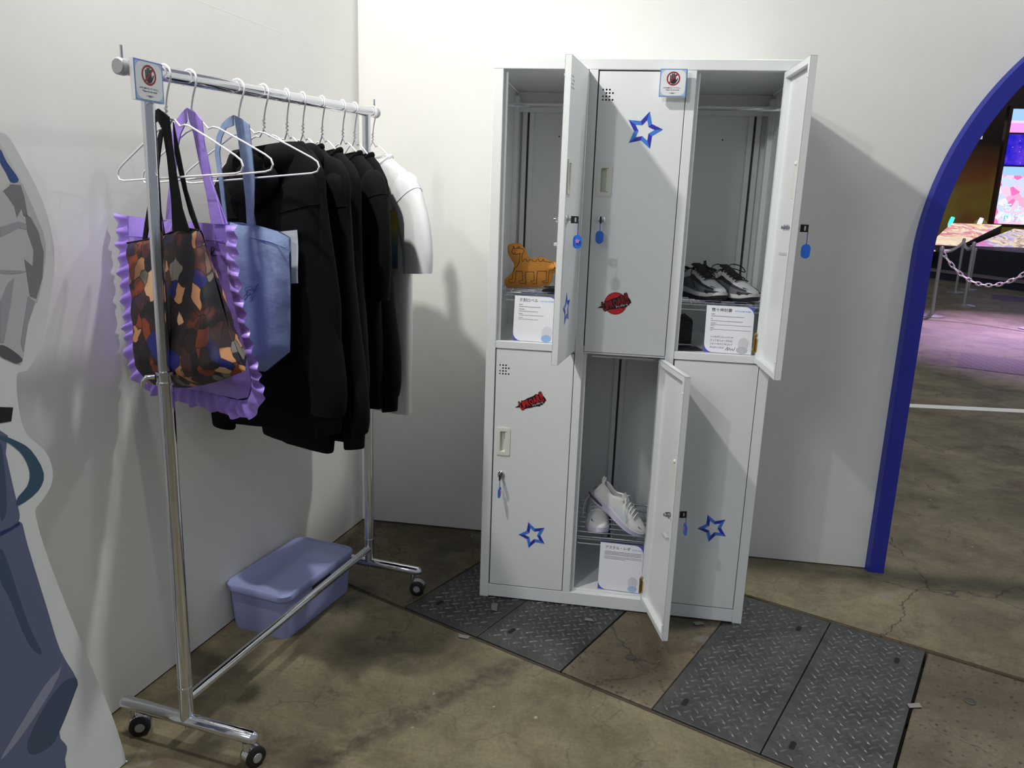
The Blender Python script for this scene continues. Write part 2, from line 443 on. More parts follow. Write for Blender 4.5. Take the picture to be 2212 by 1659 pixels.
def cover_slab(s0, s1, label, bolts=()):
    pm = MB(TF); pm.box(s0 + 0.002, s1 - 0.002, 0.004, TWID - 0.004, -0.05, -0.001)
    o = pm.build('concrete_cover', M_slab, floor, bevel=0.004); o['label'] = label
    for (u, v) in bolts:
        a, b = tpos(on_floor(u, v)); m = MB(TF)
        m.lathe([(0.016, -0.001), (0.016, 0.001), (0.0125, 0.0016), (0.0125, 0.0008), (0.0005, 0.0008)], 20, (a, b, 0))
        m.box(a - 0.002, a + 0.002, b - 0.011, b + 0.011, 0.0008, 0.0012)
        m.build('lifting_bolt', mat('bolt_steel', S(92, 88, 80), 0.5, 0.7), o)
cover_slab(-1.52, -0.62, 'pebbly concrete trench cover under the clothes rack', [])
cover_slab(-2.42, -1.52, 'pebbly concrete trench cover at the left wall', [])
cover_slab(0.0, 0.296, 'narrow pebbly concrete cover under the locker', [(1362, 1420)])
cover_slab(0.892, 1.79, 'pebbly concrete trench cover at the right', [(2095, 1515)])
cover_slab(1.79, 2.69, 'pebbly concrete trench cover beyond the frame edge', [])
# edge strips of the trench frame
for w0, w1 in ((-0.016, -0.008), (TWID + 0.008, TWID + 0.014)):
    m = MB(TF); m.box(-4, 6, w0, w1, -0.02, 0.0012); o = m.build('trench_edge', mat('edge_iron', S(70, 60, 52), 0.6, 0.4, var=0.3, vscale=20), floor, smooth=0)
    o['label'] = 'thin rusty iron edge of the floor trench'

# ================================================================ walls
LANG = 0.1430
LWD = Vector((-math.sin(LANG), -math.cos(LANG), 0)); LN = Vector((math.cos(LANG), -math.sin(LANG), 0))
LF = Fr((0, 0, 0), LWD, LN, (0, 0, 1))           # x along the left wall from the corner, y out of the wall
WALLH = 2.62
M_wl = wall_paint('white_wall_left', [(tuple(LWD), 1.02, 0.004), (tuple(LWD), 1.1, 0.004), ((0, 0, 1), 1.86, 0.002)])
M_wr = wall_paint('white_wall_right', [((1, 0, 0), 1.80, 0.004), ((1, 0, 0), 1.69, 0.004), ((0, 0, 1), 1.01, 0.003), ((1, 0, 0), 0.9, 0.003)])
wm_ = MB(LF); wm_.box(-0.06, 3.9, -0.06, 0.0, 0.004, WALLH); wl = structure(wm_.build('wall_left', M_wl, smooth=0))
# right wall with the arch cut out : circle fitted to the arch in the photo
AXL, AZ0, AR = 2.10, 1.20, 0.0
def arch_curve(off, n=96, close=False):
    # left leg straight, then an elliptical head; off grows into the opening
    x0 = 2.066 + off; z0 = 1.20; rx = 0.82 - off; rz = 0.95 - off
    pts = [(x0, 0.0)]
    for k in range(n + 1):
        a = math.pi - math.pi * k / n; e = 2.0
        pts.append((x0 + rx + rx * math.copysign(abs(math.cos(a)) ** (2 / e), math.cos(a)), z0 + rz * abs(math.sin(a)) ** (2 / e)))
    pts.append((x0 + 2 * rx, 0.0)); return pts
RF = Fr((0, 0, 0), (1, 0, 0), (0, 0, 1), (0, -1, 0))   # x right, y up, z out of the right wall
op = arch_curve(0.05)
outl = [(-0.06, 0.004), (op[0][0], 0.004)] + op[1:-1] + [(op[-1][0], 0.004), (5.2, 0.004), (5.2, WALLH), (-0.06, WALLH)]
m = MB(RF); m.prism(outl, -0.06, 0.0); wr = structure(m.build('wall_right', M_wr, smooth=0))
# blue arch frame standing 3 cm proud of the wall
a0, a1 = arch_curve(0.0), arch_curve(0.062)
m = MB(RF)
sec = []
for (x0, z0), (x1, z1) in zip(a0, a1): sec.append([(x0, z0, 0.0), (x0 + (x1 - x0) * 0.12, z0 + (z1 - z0) * 0.12, 0.031), (x1, z1, 0.031), (x1, z1, -0.09)])
m.rings(sec, closed=False, caps=False)
M_blue = mat('arch_blue', S(40, 47, 154), 0.4)
tr = structure(m.build('trim_1', M_blue, smooth=30)); tr['label'] = 'deep blue painted arch frame around the doorway'
# ================================================================ hall seen through the arch
M_navy = mat('stage_navy', S(20, 22, 44), 0.6)
M_black = mat('matt_black', S(14, 14, 16), 0.6)
M_tape = mat('white_tape', S(225, 225, 220), 0.5)
# white line on the floor
def floor_quad(name, px, mtl, label, cat, z=0.0015, parent=None):
    m = MB(); m.prism([tuple(on_floor(u, v))[:2] for u, v in px], 0.0002, z)
    o = m.build(name, mtl, parent, smooth=0)
    if cat: tag(o, label, cat)
    return o
p1, p2 = on_floor(1963, 880), on_floor(2212, 892); q1 = on_floor(1960, 868)
dl = (p2 - p1).normalized(); nl = Vector((-dl.y, dl.x, 0)); wl_ = 0.11
m = MB(); m.prism([tuple(p1 - dl * 3)[:2], tuple(p2 + dl * 3)[:2], tuple(p2 + dl * 3 + nl * wl_)[:2], tuple(p1 - dl * 3 + nl * wl_)[:2]], 0.0002, 0.002)
tag(m.build('floor_line', M_tape, smooth=0), 'long white tape line across the hall floor beyond the arch', 'tape')
# ribbed covers in the hall floor
gr = G('ribbed_cover')
wv = gr.t.nodes.new('ShaderNodeTexWave'); wv.inputs['Scale'].default_value = 4.0; wv.bands_direction = 'X'; gr.t.links.new(gr.obj, wv.inputs['Vector'])
M_rib = gr.out(gr.mix(wv.outputs['Fac'], S(58, 52, 54), S(84, 76, 78)), 0.5, 0.3)
def hall_cover(px, n, label):
    A, B, C_, D_ = [on_floor(u, v) for u, v in px]      # near left, far left, far right, near right
    for k in range(n):
        a, b, c_, d_ = A.lerp(D_, (k + .01) / n), B.lerp(C_, (k + .01) / n), B.lerp(C_, (k + .99) / n), A.lerp(D_, (k + .99) / n)
        mm = MB(); mm.prism([tuple(x)[:2] for x in (a, b, c_, d_)], 0.0002, 0.004)
        o = mm.build('ribbed_cover', M_rib, floor, smooth=0); o['label'] = label
hall_cover([(2066, 793), (2077, 762), (2240, 783), (2240, 815)], 3, 'dark ribbed floor cover in the hall')
hall_cover([(2139, 645), (2143, 636), (2240, 646), (2240, 656)], 2, 'far dark ribbed floor cover in the hall')
floor_quad('floor_patch', [(1985, 788), (1992, 752), (2077, 762), (2066, 793)], M_slab, None, None, parent=floor)['label'] = 'plain concrete cover beside the ribbed hall covers'
# stage with a pale step strip
sa, sb = on_floor(1995, 598), on_floor(2260, 637)
sd = (sb - sa).normalized(); sn = Vector((-sd.y, sd.x, 0))
if sn.y < 0: sn = -sn
SF = Fr(sa - sd * 4, sd, sn, (0, 0, 1)); SL = (sb - sa).length + 9
m = MB(SF); m.box(0, SL, 0, 12, 0.0, 0.16); st = thing('display_stage', 'dark navy display stage at the back of the hall', 'stage', tuple(sa))
m.build('riser', M_navy, st, smooth=0)
m = MB(SF); m.box(0, SL, -0.05, 0.35, 0.16, 0.20); m.build('step_strip', mat('stage_edge', S(126, 112, 128), 0.4), st, smooth=0)
m = MB(SF); m.box(0, SL, 0.4, 12, 0.20, 0.74); m.build('plinth', M_navy, st, smooth=0)
# tilted light-box panels
cols = [S(240, 214, 190), S(252, 240, 214), S(228, 150, 150), S(214, 120, 176), S(150, 170, 220), S(250, 226, 160), S(90, 76, 96), S(245, 200, 120)]
def lightbox(px, ys, label, seed):
    P = [on_y(u, v, y) for (u, v), y in zip(px, ys)]       # near left, near right, far right, far left
    ex = (P[1] - P[0]); L = ex.length; ex = ex.normalized(); ez = ex.cross(P[3] - P[0]).normalized()
    if ez.z < 0: ez = -ez
    ey = ez.cross(ex); fr = Fr(P[0], ex, ey, ez)
    loc = lambda p: ((p - P[0]).dot(ex), (p - P[0]).dot(ey))
    o2 = [loc(p) for p in P]
    t = thing('light_box', label, 'light box', tuple(P[0] - Vector((0, 0, 0.5))), group='tilted light boxes on the stage')
    mm = MB(fr); mm.prism(o2, -0.36, -0.02); mm.build('case', M_black, t, smooth=0)
    g = G('poster_print'); v = g.vadd(g.obj, g.noise(1.6, 3, col=True, vec=g.obj), 0.9)
    n = g.noise(1.1, 4, 0.6, vec=v, dist=0.5)
    k = [cols[(i + seed) % len(cols)] for i in range(8)]
    c = g.ramp(n, [(0.0, k[0]), (0.38, k[0]), (0.44, k[1]), (0.5, k[2]), (0.54, k[3]), (0.58, k[5]), (0.63, k[1]), (0.68, k[4]), (0.74, k[0])])
    mm = MB(fr); cx = sum(p[0] for p in o2) / 4; cy = sum(p[1] for p in o2) / 4
    mm.prism([(cx + (x - cx) * .97, cy + (y - cy) * .97) for x, y in o2], -0.02, 0.0)
    mm.build('poster', g.out((0.02, 0.02, 0.02, 1), 0.4, emit=c, estr=0.85), t, smooth=0)
lightbox([(1990, 541), (2046, 543), (2165, 489), (2056, 481)], (17.4, 17.4, 20.4, 20.4), 'tilted glowing poster panel nearest the blue arch', 0)
lightbox([(2053, 547), (2168, 561), (2290, 502), (2191, 493)], (17.4, 17.4, 20.4, 20.4), 'wide tilted glowing poster panel under the big screen', 3)
# back wall of the display with out-of-focus print
g = G('backdrop_print')
v = g.obj
c = g.mix(g.rng(g.noise(0.5, 2, vec=v), 0.4, 0.6), S(84, 50, 26), S(96, 88, 34))
zz = g.t.nodes.new('ShaderNodeSeparateXYZ'); g.t.links.new(v, zz.inputs[0])
c = g.mix(g.rng(zz.outputs[2], 2.6, 3.6), c, S(26, 16, 18))
bk = g.rng(g.voro(0.9, vec=v), 0.20, 0.23, 1, 0)
c = g.mix(g.math('MULTIPLY', bk, 0.35), c, S(190, 180, 120))
m = MB(); m.box(5, 26, 22.6, 22.9, 0, 11); bd = thing('stage_backdrop', 'brown and olive blurred backdrop behind the stage', 'backdrop', (11, 22.7, 0))
m.build('panel', g.out(S(30, 24, 18), 0.6, emit=c, estr=0.55), bd, smooth=0)
m = MB(Fr(on_y(2125, 283, 22.58), (1, 0, 0), (0, 0, 1), (0, -1, 0))); put_text(m, 'E', 0, 0, 0.72, 0.01, align='RIGHT', bold=0.02)
m.build('lettering', glow('pale_letters', S(190, 186, 180), 0.8), bd, smooth=0)
# big screen
SY = 21.4
def sp(u, v): q = on_y(u, v, SY); return q
bl, tl = sp(2150, 483), sp(2187, 235)
x0 = (bl.x + tl.x) / 2; zb, zt = bl.z, tl.z
sc_t = thing('video_screen', 'tall bright video screen with blue starfield and pink picture', 'screen', (x0 + 1.2, SY, zb - 0.1))
m = MB(); m.box(x0 - 0.09, x0 + 3.7, SY + 0.02, SY + 0.2, zb - 0.09, zt + 0.09); m.build('frame', mat('screen_frame', S(60, 40, 34), 0.35, 0.4), sc_t, smooth=0)
PF = Fr((x0, SY, zb), (1, 0, 0), (0, 0, 1), (0, -1, 0)); HH = zt - zb; WW = 3.6
def band(y0, y1, mtl, name, z=0.0, xa=0.0, xb=WW):
    mm = MB(PF); mm.prism([(xa, y0 * HH), (xb, y0 * HH), (xb, y1 * HH), (xa, y1 * HH)], z - 0.01, z); return mm.build(name, mtl, sc_t, smooth=0)
band(0.88, 1.0, glow('scr_sky', S(150, 190, 238), 1.0), 'picture_band')
band(0.80, 0.90, glow('scr_pink', S(250, 150, 226), 1.0), 'picture_band')
gstar = G('scr_stars'); sv = gstar.voro(9, vec=gstar.obj)
cst = gstar.mix(gstar.rng(sv, 0.05, 0.09, 1, 0), gstar.mix(gstar.rng(gstar.noise(2, 4, vec=gstar.obj), 0.45, 0.7), S(24, 22, 190), S(104, 60, 214)), S(255, 255, 255))
band(0.52, 0.785, gstar.out((0, 0, 0, 1), 0.4, emit=cst, estr=1.0), 'starfield')
gp = G('scr_room'); pn = gp.voro(5.0, vec=gp.obj, out='Color')
sx = gp.t.nodes.new('ShaderNodeSeparateColor'); gp.t.links.new(pn, sx.inputs[0])
cp = gp.ramp(sx.outputs[0], [(0, S(255, 206, 232)), (.3, S(250, 176, 214)), (.5, S(206, 220, 250)), (.65, S(255, 236, 244)), (.85, S(250, 120, 190))], True)
band(0.0, 0.505, gp.out((0, 0, 0, 1), 0.4, emit=cp, estr=0.95), 'picture_band')
band(0.43, 0.505, glow('scr_sky', S(150, 190, 238), 1.0), 'picture_band', 0.012)
for s, yy in (('ちょっとだ', 0.145), ('付けてくだ', 0.055)):
    m = MB(PF); put_text(m, s, 0.14, yy * HH, 0.27, 0.02, align='LEFT', bold=0.05); m.build('caption_outline', glow('cap_blue', S(96, 176, 232), 1.0), sc_t, smooth=0)
    m = MB(PF); put_text(m, s, 0.14, yy * HH, 0.27, 0.03, align='LEFT', bold=0.006); m.build('caption', glow('cap_white', S(250, 250, 255), 1.0), sc_t, smooth=0)
# two small glowing sticks on the stage
for (u, v, dy, col, nm, lab) in ((2055, 476, 20.7, S(70, 226, 214), 'cyan', 'cyan glowing stick standing behind the left light box'), (2117, 478, 20.7, S(250, 250, 250), 'white', 'white glowing stick standing behind the left light box')):
    b = on_y(u - 3, v + 8, dy); t_ = on_y(u + 4, v - 7, dy)
    m = MB(); m.tube([Vector((b.x, b.y, 0.74)), b, b.lerp(t_, .5), t_], [0.012, 0.055, 0.06, 0.05], 10)
    tag(m.build('glow_stick', glow('stick_' + nm, col, 1.3)), lab, 'light stick')
# stanchions and chains
M_stan = mat('stanchion_steel', S(176, 176, 180), 0.3, 0.7)
posts = []
def stanchion(base_px, top_px, label):
    b = on_floor(*base_px); d = ray(*top_px); k = (Vector((b.x, b.y)) - Vector((CAM.x, CAM.y))).length / Vector((d.x, d.y)).length
    h = (CAM + d * k).z
    t = thing('stanchion', label, 'stanchion', tuple(b), group='stanchions in the hall')
    m = MB(Fr(b, (1, 0, 0), (0, 1, 0), (0, 0, 1))); m.lathe([(0.005, 0), (0.165, 0), (0.165, 0.012), (0.12, 0.022), (0.03, 0.035)], 28); m.build('base', M_stan, t)
    m = MB(Fr(b, (1, 0, 0), (0, 1, 0), (0, 0, 1))); m.lathe([(0.025, 0.02), (0.025, h - 0.04)], 14); m.build('pole', M_stan, t)
    m = MB(Fr(b, (1, 0, 0), (0, 1, 0), (0, 0, 1))); m.lathe([(0.03, h - 0.06), (0.03, h - 0.02), (0.02, h), (0.003, h + 0.004)], 14); m.build('cap', M_stan, t)
    posts.append(b + Vector((0, 0, h - 0.06))); return t
stanchion((2012, 684), (2026, 532), 'steel stanchion right beside the blue arch')
stanchion((2082, 661), (2105, 522), 'steel stanchion second from the arch with its whole base in view')
stanchion((2064, 632), (2084, 515), 'farther steel stanchion between the two nearest ones')
stanchion((2093, 626), (2103, 535), 'farthest steel stanchion close to the stage')
stanchion((2230, 712), (2262, 545), 'steel stanchion at the right frame edge with only its base in view')
def chain(a, b, sag, label):
    m = MB(); n = int((b - a).length / 0.075) + 3
    P = [a.lerp(b, i / n) - Vector((0, 0, sag * 4 * (i / n) * (1 - i / n))) for i in range(n + 1)]
    for i in range(n):
        c = (P[i] + P[i + 1]) / 2; tdir = (P[i + 1] - P[i]).normalized(); L = (P[i + 1] - P[i]).length
        sd = tdir.cross(Vector((0, 0, 1))).normalized() if i % 2 else Vector((0, 0, 1)); sd = (sd - tdir * sd.dot(tdir)).normalized()
        loop = [c + tdir * (L * 0.72 * math.cos(q)) + sd * (0.022 * math.sin(q)) for q in [2 * math.pi * k / 10 for k in range(10)]]
        m.tube(loop, 0.008, 5, loop=True)
    tag(m.build('chain', mat('chain_plastic', S(206, 204, 200), 0.4)), label, 'chain', 'chains between the stanchions')
chain(posts[0], posts[4], 0.42, 'pale chain from the nearest stanchion sagging to the right edge')
chain(posts[2], posts[1], 0.1, 'short pale chain between the second and farther stanchions')
chain(posts[0], posts[2], 0.06, 'pale chain from the nearest stanchion back to the farther one')
# ================================================================ six-door locker
LX, LY, LH, LWID, LDEP = 0.624, -0.544, 1.783, 0.90, 0.49
LKF = Fr((LX, LY, 0), (1, 0, 0), (0, 1, 0), (0, 0, 1))       # x = s across the front, y into the locker, z up
M_lock = mat('locker_paint', S(228, 232, 233), 0.38, bump=0.03, bscale=600)
M_chrome = mat('chrome', S(222, 224, 230), 0.09, 1.0)
M_plast = mat('cream_plastic', S(226, 228, 218), 0.35)
M_brass = mat('brass', S(176, 150, 84), 0.3, 1.0)
M_dark = mat('dark_recess', S(70, 74, 72), 0.6)
lk = thing('steel_locker', 'tall white steel six-door locker against the wall, three doors open', 'locker', (LX + 0.45, LY + 0.25, 0))
def lpart(name, fn, mtl=M_lock, bevel=0.0012, parent=lk, label=None, smooth=40):
    m = MB(LKF); fn(m); o = m.build(name, mtl, parent, bevel=bevel, smooth=smooth)
    if label: o['label'] = label
    return o
T = 0.0012
lpart('side_panel', lambda m: m.box(0, 0.0015, 0, LDEP, 0.0, LH - 0.031))
lpart('side_panel', lambda m: m.box(LWID - 0.0015, LWID, 0, LDEP, 0.0, LH - 0.031))
lpart('top_panel', lambda m: m.box(0, LWID, 0, LDEP, LH - 0.031, LH), bevel=0.002)
lpart('base_rail', lambda m: m.box(0.031, LWID - 0.031, 0.0, LDEP, 0.004, 0.050))
lpart('back_panel', lambda m: m.box(0.0015, LWID - 0.0015, LDEP - 0.008, LDEP, 0.0, LH - 0.031))
STILE = [(0.0, 0.031), (0.2915, 0.3175), (0.5775, 0.6045), (0.869, 0.90)]
for a, b in STILE:
    z0 = 0.0 if a in (0.0, 0.869) else 0.050
    lpart('front_stile', lambda m: (m.box(a, b, 0.0, 0.020, z0, LH - 0.0312)))
    # set-back door stop lips
    def lips(m):
        if a > 0: m.box(a - 0.012, a + 0.002, 0.020, 0.023, z0, LH - 0.031)
        if b < LWID: m.box(b - 0.002, b + 0.012, 0.020, 0.023, z0, LH - 0.031)
    lpart('door_stop', lips, bevel=0)
for a in (0.3045, 0.591):
    lpart('divider_panel', lambda m: m.box(a - 0.008, a + 0.008, 0.020, LDEP - 0.008, 0.05, LH - 0.031))
COLS = [(0.033, 0.2905), (0.319, 0.5765), (0.606, 0.868)]
INN = [(0.0015, 0.2965), (0.3125, 0.583), (0.599, 0.8985)]
for k, (a, b) in enumerate(INN):
    lpart('middle_board', lambda m: m.box(a, b, 0.0205, LDEP - 0.008, 0.893, 0.912))
    lpart('board_lip', lambda m: m.box(STILE[k][1] , STILE[k + 1][0], 0.002, 0.0205, 0.893, 0.917))
    lpart('bottom_board', lambda m: m.box(a, b, 0.0205, LDEP - 0.008, 0.050, 0.058))
    for z in ((1.675, 0.866)[0], 0.846):
        r = lpart('coat_rail', lambda m: m.cyl((a + 0.001, 0.22, z), (b - 0.001, 0.22, z), 0.0075, 14), M_chrome, 0)
        lpart('rail_socket', lambda m: m.cyl((a, 0.22, z), (a + 0.006, 0.22, z), 0.014, 14), M_lock, 0, parent=r)
        lpart('rail_socket', lambda m: m.cyl((b - 0.006, 0.22, z), (b, 0.22, z), 0.014, 14), M_lock, 0, parent=r)
# folded seams of the back panel and the inner corner posts
for s_ in (0.046, 0.435, 0.845):
    def seam(m):
        m.box(s_ - 0.022, s_ - 0.004, LDEP - 0.020, LDEP - 0.008, 0.058, 1.70); m.box(s_ + 0.004, s_ + 0.022, LDEP - 0.020, LDEP - 0.008, 0.058, 1.70)
    lpart('back_seam', seam, bevel=0.002)
    lpart('seam_gap', lambda m: m.box(s_ - 0.004, s_ + 0.004, LDEP - 0.0095, LDEP - 0.008, 0.058, 1.70), M_dark, 0)
for a, b in INN: lpart('back_rib', lambda m: (m.box(a, b, LDEP - 0.034, LDEP - 0.008, 1.68, 1.70)))
for s_, w_ in ((0.0015, 1), (0.8985, -1)): lpart('corner_post', lambda m: m.box(min(s_, s_ + w_ * 0.016), max(s_, s_ + w_ * 0.016), LDEP - 0.075, LDEP - 0.03, 0.058, 1.73))
for s_ in (0.16, 0.74): lpart('rivet', lambda m: m.cyl((s_, LDEP - 0.009, 1.60), (s_, LDEP - 0.0075, 1.60), 0.0028, 10), mat('rivet_dark', S(60, 60, 58), 0.5), 0)
# wire shelves
def wire_shelf(k, z, y0=0.058, y1=0.42):
    a, b = INN[k]
    o = lpart('wire_shelf', lambda m: m.tube([(a + 0.004, y0, z - 0.006), (b - 0.004, y0, z - 0.006), (b - 0.004, y1, z - 0.006), (a + 0.004, y1, z - 0.006)], 0.003, 8, loop=True), M_chrome, 0)
    n = 9
    for i in range(n):
        y = y0 + 0.006 + (y1 - y0 - 0.012) * i / (n - 1)
        lpart('rod', lambda m: m.cyl((a + 0.004, y, z), (b - 0.004, y, z), 0.0025, 8), M_chrome, 0, parent=o)
    for s_ in (a + 0.05, (a + b) / 2, b - 0.05): lpart('cross_rod', lambda m: m.cyl((s_, y0, z - 0.0045), (s_, y1, z - 0.0045), 0.002, 8), M_chrome, 0, parent=o)
    lpart('rod', lambda m: m.cyl((a + 0.004, y0, z - 0.022), (b - 0.004, y0, z - 0.022), 0.0025, 8), M_chrome, 0, parent=o)
SH_U, SH_L = 1.068, 0.232
for k in range(3): wire_shelf(k, SH_U)
wire_shelf(1, SH_L, 0.062, 0.42); wire_shelf(0, SH_L); wire_shelf(2, SH_L)

# ---------------------------------------------------------------- doors : local x from the hinge to the free edge, y out of the outer face, z up
DW = 0.2565
def door_sheet(mb, w, h, thick, hole, vent):
    xs = {0.0, w}; zs = {0.0, h}; hx0, hx1, hz0, hz1 = hole
    xs |= {hx0, hx1}; zs |= {hz0, hz1}; vx, vz, pt = vent
    cells = set(); rows = [(0, (0, 1, 2)), (1, (1, 2, 3)), (2, (0, 1, 2)), (3, (0, 1, 2, 3))]
    for i in range(5): xs.add(vx - i * pt)
    for j in range(5): zs.add(vz - j * pt)
    for j, c_ in rows:
        for i in c_: cells.add((i, j))
    xs = sorted(xs); zs = sorted(zs)
    for yy in (0.0, -thick):
        for i in range(len(xs) - 1):
            for j in range(len(zs) - 1):
                xa, xb, za, zb_ = xs[i], xs[i + 1], zs[j], zs[j + 1]; cx, cz = (xa + xb) / 2, (za + zb_) / 2
                if hx0 < cx < hx1 and hz0 < cz < hz1: continue
                ci, cj = (vx - cx) / pt - 0.5, (vz - cz) / pt - 0.5
                if abs(ci - round(ci)) < 0.05 and abs(cj - round(cj)) < 0.05 and (round(ci), round(cj)) in cells:
                    O = [(xa, za), (cx, za), (xb, za), (xb, cz), (xb, zb_), (cx, zb_), (xa, zb_), (xa, cz)]
                    R_ = pt * 0.30; Q = [(cx + R_ * math.cos(math.radians(225 + 45 * k)), cz + R_ * math.sin(math.radians(225 + 45 * k))) for k in range(8)]
                    mb.add([(x, yy, z) for x, z in O + Q], [(k, (k + 1) % 8, 8 + (k + 1) % 8, 8 + k) for k in range(8)])
                else: mb.add([(xa, yy, za), (xb, yy, za), (xb, yy, zb_), (xa, yy, zb_)], [(0, 1, 2, 3)])
def make_door(col, z0, z1, ang, w=DW):
    """ang = opening angle in degrees, hinge on the right side of the column"""
    hx = COLS[col][1]; a = math.radians(ang); h = z1 - z0
    ex = Vector((-math.cos(a), -math.sin(a), 0)); ey = Vector((math.sin(a), -math.cos(a), 0))
    fr = Fr(LKF(hx, 0.0, z0), ex, ey, (0, 0, 1))
    m = MB(fr)
    hole = (w - 0.0484, w - 0.0196, h - 0.352, h - 0.276)
    door_sheet(m, w, h, 0.0012, hole, (w - 0.010, h - 0.048, 0.0096))
    D = 0.018
    for x0_, x1_ in ((0.0, 0.0012), (w - 0.0012, w)): m.box(x0_, x1_, -D, 0, 0, h)
    for zz0, zz1 in ((0, 0.0012), (h - 0.0012, h)): m.box(0, w, -D, 0, zz0, zz1)
    R_ = 0.016
    m.box(0, R_, -D, -D + 0.0012, 0, h); m.box(w - R_, w, -D, -D + 0.0012, 0, h); m.box(R_, w - R_, -D, -D + 0.0012, 0, R_); m.box(R_, w - R_, -D, -D + 0.0012, h - R_, h)
    m.box(R_, R_ + 0.0012, -D, -0.0012, R_, h - R_); m.box(w - R_ - 0.0012, w - R_, -D, -0.0012, R_, h - R_); m.box(R_, w - R_, -D, -0.0012, h - R_ - 0.0012, h - R_); m.box(R_, w - R_, -D, -0.0012, R_, R_ + 0.0012)
    dr = m.build('door', M_lock, lk, smooth=20)
    # recessed handle
    hx0, hx1, hz0, hz1 = hole
    m = MB(fr)
    F_ = 0.008
    fo = rrect(hx0 - F_, hx1 + F_, hz0 - F_ - 0.002, hz1 + F_ + 0.002, 0.004, 3); fi = rrect(hx0 + 0.002, hx1 - 0.002, hz0 + 0.002, hz1 - 0.002, 0.003, 3)
    pk = rrect(hx0 + 0.004, hx1 - 0.004, hz0 + 0.005, hz1 - 0.005, 0.003, 3)
    m.rings([[(x, 0.0, z) for x, z in fo], [(x, 0.003, z) for x, z in fo], [(x, 0.0035, z) for x, z in fi], [(x, -0.011, z) for x, z in pk]], caps=False)
    m.add([(x, -0.011, z) for x, z in pk], [tuple(range(len(pk)))])
    m.box(hx0 + 0.002, hx0 + 0.009, -0.002, 0.0028, hz0 + 0.004, hz1 - 0.004)
    hd = m.build('handle', M_plast, dr)
    m = MB(fr)
    m.box(hx0 - 0.004, hx1 + 0.004, -0.016, -0.0115, hz0 - 0.004, hz1 + 0.004); m.sphere(((hx0 + hx1) / 2, -0.014, hz1 + 0.012), 0.007, 10); m.build('handle_back', M_plast, dr, bevel=0.001)
    # cam lock
    lx, lz = w - 0.030, h - 0.432
    m = MB(fr); m.lathe([(0.0125, 0.0), (0.0125, 0.002), (0.010, 0.0045), (0.0085, 0.0048), (0.0003, 0.0042)], 24, (lx, 0, lz), 'y'); lo = m.build('lock', M_chrome, dr)
    m = MB(fr); m.cyl((lx, -0.030, lz), (lx, -0.001, lz), 0.0085, 6); m.cyl((lx, -0.036, lz), (lx, -0.030, lz), 0.005, 12); m.box(lx - 0.004, lx + 0.018, -0.026, -0.023, lz - 0.006, lz + 0.006); m.build('cam', M_chrome, lo)
    # door stop bracket and rubber dots
    m = MB(fr); m.box(w - 0.052, w - 0.014, -0.030, -0.018, lz - 0.075, lz - 0.066); m.build('latch_bracket', mat('bracket_grey', S(196, 198, 196), 0.4), dr, bevel=0.001)
    for zz in (0.05, h - 0.05): m = MB(fr); m.sphere((w - 0.008, -D, zz), 0.0035, 8); m.build('rubber_dot', M_plast, dr)
    # hinge
    for zz in (0.03,):
        m = MB(fr); m.cyl((0.006, -0.005 - D, zz), (0.006, -0.005 - D, zz + 0.055), 0.0042, 10); m.cyl((0.006, -0.005 - D, zz + 0.055), (0.016, -0.005 - D, zz + 0.063), 0.0035, 10); m.box(0.006, 0.018, -D - 0.003, -D + 0.001, zz + 0.006, zz + 0.046)
        m.build('hinge', M_brass, dr)
    return dr, fr, h
UZ = (0.899, 1.7485); LZ = (0.0515, 0.890)
D1, F1, H1 = make_door(0, *UZ, 83)
D2, F2, H2 = make_door(1, *UZ, 0)
D3, F3, H3 = make_door(2, *UZ, 94, 0.260)
D4, F4, H4 = make_door(0, *LZ, 0)
D5, F5, H5 = make_door(1, *LZ, 105)
D6, F6, H6 = make_door(2, *LZ, 0, 0.260)
for d_, l_ in ((D1, 'open upper left door'), (D2, 'closed upper middle door'), (D3, 'open upper right door'), (D4, 'closed lower left door'), (D5, 'open lower middle door'), (D6, 'closed lower right door')): d_['label'] = l_

# ---------------------------------------------------------------- stickers
M_sb = mat('sticker_light_blue', S(66, 128, 222), 0.35); M_sd = mat('sticker_deep_blue', S(52, 52, 176), 0.35)
def star(door, fr2, cx, cy, R_, tip):
    """star ring in the frame fr2 (x right, y up, z out)"""
    out = []; inn = []
    for k in range(10):
        a = math.radians(tip + 36 * k); r = R_ if k % 2 == 0 else R_ * 0.52
        out.append((cx + r * math.cos(a), cy + r * math.sin(a))); inn.append((cx + 0.56 * r * math.cos(a), cy + 0.56 * r * math.sin(a)))
    m = MB(fr2)
    for k in range(10):
        j = (k + 1) % 10; q = [out[k], out[j], inn[j], inn[k]]
        m.add([(x, y, z) for z in (0.0002, 0.0008) for x, y in q], [(4, 5, 6, 7), (0, 1, 5, 4), (2, 3, 7, 6)], (k + 1) % 2)
    return m.build('star_sticker', [M_sb, M_sd], door, smooth=0)
FRONT = Fr((LX, LY, 0), (1, 0, 0), (0, 0, 1), (0, -1, 0))          # locker front: x = s, y = z, out towards the viewer
def tipang(u0, v0, u1, v1):
    a = on_y(u0, v0, LY); b = on_y(u1, v1, LY); return (a.x - LX, a.z, (b - a).length, math.degrees(math.atan2(b.z - a.z, b.x - a.x)))
c_ = tipang(1391, 282, 1403, 243); star(D2, FRONT, c_[0], c_[1], 0.056, c_[3])
c_ = tipang(1151, 1156, 1141, 1127); star(D4, FRONT, c_[0], c_[1], 0.050, c_[3])
c_ = tipang(1540, 1141, 1528, 1110); star(D6, FRONT, c_[0], c_[1], 0.050, c_[3])
